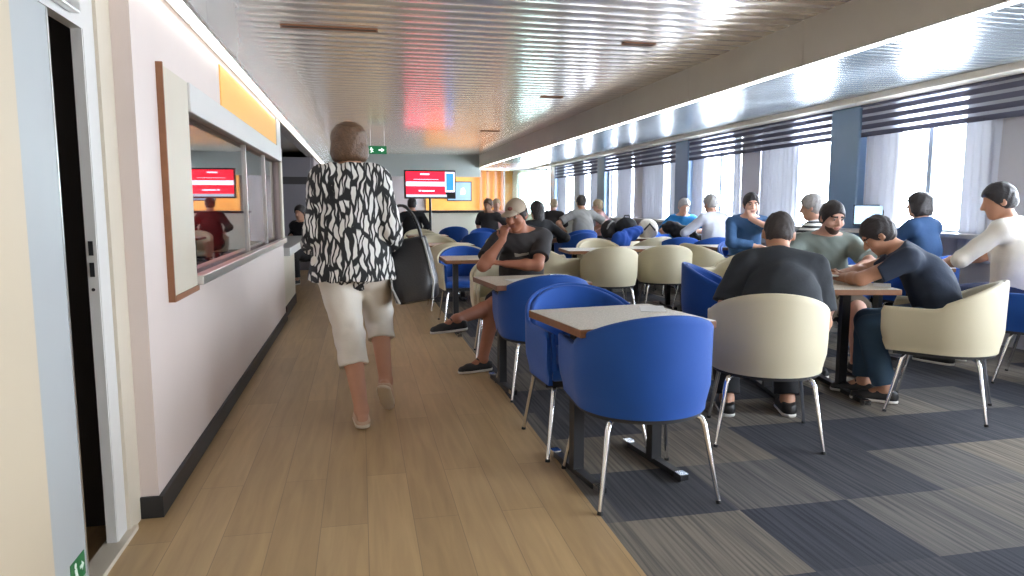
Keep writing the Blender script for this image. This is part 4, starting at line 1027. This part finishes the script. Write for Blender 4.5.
# bar at the end of the hall
t = thing('bar_counter', 'long dark topped bar counter at the far end under the orange panelling', 'bar', (3.0, 21.0, 0))
MB().box((-1.6, 0, 1.02), (1.05, .6, 1.09)).obj('countertop', M['darkmetal'], t, bevel=.01)
MB().box((-1.55, .05, 0), (1.0, .55, 1.02)).obj('front', M['beige'], t)
t = thing('wall_picture', 'square grey framed picture on the orange panelling', 'picture', (3.62, 25.79, 1.75))
MB().box((-.5, -.03, -.36), (.42, .0, .36)).obj('frame', M['darkroom'], t, bevel=.006)
MB().box((-.46, -.036, -.32), (.38, -.03, .32)).obj('print', M['pillar'], t)
mb = MB().prism([(.0, -.12), (.16, -.12), (.20, .0), (.12, .14), (.02, .10)], 0, .003); mb.v = [(x, -.037-z, y) for x, y, z in mb.v]; mb.obj('white_shape', M['white'], t)
for i, x in enumerate((4.35, 4.6, 4.9, 5.15)):
    tag(B((x-.04, 25.55, 0), (x+.04, 25.63, 2.5)).obj('wooden_post', M['woodtrim']), ['leftmost', 'second from left', 'third from left', 'rightmost'][i]+' wooden post before the orange panelling', 'post', 'wooden posts at the back')
# green glass partition
t = thing('glass_partition', 'pale green glass partition beside the far end of the window row', 'partition', (4.72, 20.0, 0))
MB().box((-.62, -.006, .05), (.62, .006, 2.25)).obj('pane', M['greenglass'], t)
MB().box((-.66, -.025, 0), (-.62, .025, 2.3)).box((.62, -.025, 0), (.66, .025, 2.3)).box((-.62, -.025, 2.25), (.62, .025, 2.3)).box((-.62, -.025, 0), (.62, .025, .05)).obj('frame', M['steel'], t)
# things on tables
Z = .74
def slab(name, label, cat, loc, rz, sx, sy, h, m, bevel=.004, group=None):
    o = B((-sx/2, -sy/2, 0), (sx/2, sy/2, h)).obj(name, M[m], bevel=bevel); o.location = loc; o.rotation_euler = (0, 0, radians(rz)); return tag(o, label, cat, group)
slab('menu_card', 'white menu card lying on the capped man\'s table', 'paper', (1.12, 4.62, Z+.0005), 12, .30, .21, .002, 'paper', 0)
slab('phone', 'dark phone beside the menu card on the capped man\'s table', 'phone', (1.40, 4.86, Z+.0005), 30, .075, .15, .008, 'phone')
slab('menu_card', 'white menu card on the right side of the front table', 'paper', (1.40, 3.20, Z+.0005), -20, .12, .2, .002, 'paper', 0)
slab('wallet', 'brown wallet on the shared table before the bearded man', 'wallet', (3.06, 4.24, Z+.0005), 10, .19, .10, .045, 'wallet', .008)
slab('phone', 'white phone held by the leaning young man in navy', 'phone', (3.02, 4.08, Z+.042), 40, .075, .15, .009, 'paper')
slab('menu_card', 'white card under the leaning man\'s elbow on the shared table', 'paper', (3.26, 3.86, Z+.0005), -40, .1, .2, .002, 'paper', 0)
def lump(name, label, cat, loc, rz, rads, m, extra=(), group=None, noise=.006, floor=0):
    f = Field(.012)
    for c, r in rads: f.ell(A(*c), np.eye(3), r, .05)
    f.plane(A(0, 0, .001), A(0, 0, -1))
    V, Q = f.build(noise, loc[0]); t = thing(name, label, cat, loc, rz, group)
    link('cloth_body', np_mesh(name, V, Q, [M[m]]), t); return t
t = lump('pouch', 'white rolled pouch lying on the shared table behind the dark-shirted man\'s head', 'pouch', (2.92, 4.38, Z), -8, [((-.1, 0, .05), (.09, .05, .055)), ((.08, 0, .05), (.11, .055, .058))], 'paper', noise=.002)
MB().tube([(-.17, -.012, .083), (-.05, -.02, .104), (.16, -.012, .09)], .003, 6).obj('zip', M['piping'], t)
t = lump('backpack', 'round black backpack on the far bag table, right of the grey one', 'bag', (4.02, 10.25, Z), 0, [((0, 0, .14), (.19, .13, .18)), ((.03, -.08, .1), (.13, .08, .11))], 'blackpants')
MB().tube([(-.05, 0, .30), (-.03, 0, .35), (.04, 0, .35), (.06, 0, .30)], .01, 8).obj('handle', M['bag'], t, smooth=True)
t = lump('backpack', 'grey and black backpack on the far bag table, beside the round black one', 'bag', (3.80, 10.4, Z), 20, [((0, 0, .12), (.15, .12, .16)), ((-.06, -.06, .1), (.1, .1, .1))], 'tee_charcoal')
MB().tube([(-.14, -.08, .08), (-.12, -.12, .2), (-.02, -.1, .27)], .012, 8).obj('strap', M['piping'], t, smooth=True)
lump('jacket', 'bright blue jacket draped over a chair beneath the bags', 'jacket', (3.82, 9.75, .62), 20, [((-.1, 0, .1), (.16, .12, .15)), ((.1, .02, .2), (.16, .10, .10)), ((.22, 0, .25), (.10, .08, .07))], 'royal', noise=.01)
t = lump('bag', 'white bag with black pattern on the far table left of the man in bright blue', 'bag', (4.42, 10.35, Z), 0, [((0, 0, .13), (.17, .11, .17))], 'whiteshirt')
MB().tube([(-.1, -.09, .12), (-.02, -.115, .22), (.08, -.1, .12)], .016, 8).obj('strap', M['bag'], t, smooth=True)
lump('jacket', 'black jacket thrown over the chair right of the white bag', 'jacket', (4.62, 9.55, .66), -20, [((-.16, .05, .26), (.14, .12, .1)), ((.02, 0, .18), (.18, .13, .12)), ((.2, 0, .07), (.14, .1, .1))], 'blackpants', noise=.01)
slab('sheet', 'white sheet held by the man in the bright blue tee', 'paper', (4.80, 9.72, .80), 0, .30, .21, .003, 'paper', 0).rotation_euler = (radians(50), 0, 0)
# table for that man and a laptop by the window
table(4.80, 9.62, 0, 'table before the man in the bright blue tee', TW)
t = thing('monitor', 'small flat monitor with pale screen on the window ledge beside the big pillar', 'monitor', (5.43, 6.70, .986), -38)
MB().prism([(.07*cos(a), .045*sin(a)) for a in [2*pi*k/20 for k in range(20)]], 0, .012).obj('stand_foot', M['phone'], t)
B((-.015, -.008, .012), (.015, .012, .06)).obj('stand_neck', M['phone'], t)
R = Matrix.Rotation(radians(-8), 3, 'X')
l_ = MB().box((-.15, -.002, .045), (.15, .02, .27), R=R).obj('housing', M['phone'], t, bevel=.004)
MB().box((-.137, -.005, .058), (.137, -.002, .257), R=R).obj('screen', M['laptop'], l_)
table(4.75, 6.55, 0, 'window table behind the woman in black and white stripes', TW)
# ------------------------------------------------------------------ camera, daylight
cam = bpy.data.cameras.new('camera'); co = bpy.data.objects.new('camera', cam); C.objects.link(co); sc.camera = co
f_px, vx, vy = 700., 360., 205.
th = math.atan((288-vy)/f_px); psi = math.atan((512-vx)/f_px*cos(th))
co.location = (0, 0, 1.25); co.rotation_euler = (pi/2-th, 0, -psi)
cam.sensor_width = 36; cam.lens = 36*f_px/1024; cam.clip_start = .02
w = bpy.data.worlds.new('daylight'); sc.world = w; w.use_nodes = True
bg = w.node_tree.nodes['Background']; bg.inputs[0].default_value = (.86, .93, 1, 1); bg.inputs[1].default_value = 11.0
sc.view_settings.view_transform = 'Standard'; sc.view_settings.look = 'None'; sc.view_settings.exposure = 1.65; sc.view_settings.gamma = 1
sc.view_settings.use_curve_mapping = False
sc.cycles.max_bounces = 8; sc.cycles.transparent_max_bounces = 16; sc.cycles.use_denoising = True
sc.cycles.caustics_reflective = False; sc.cycles.sample_clamp_indirect = 6
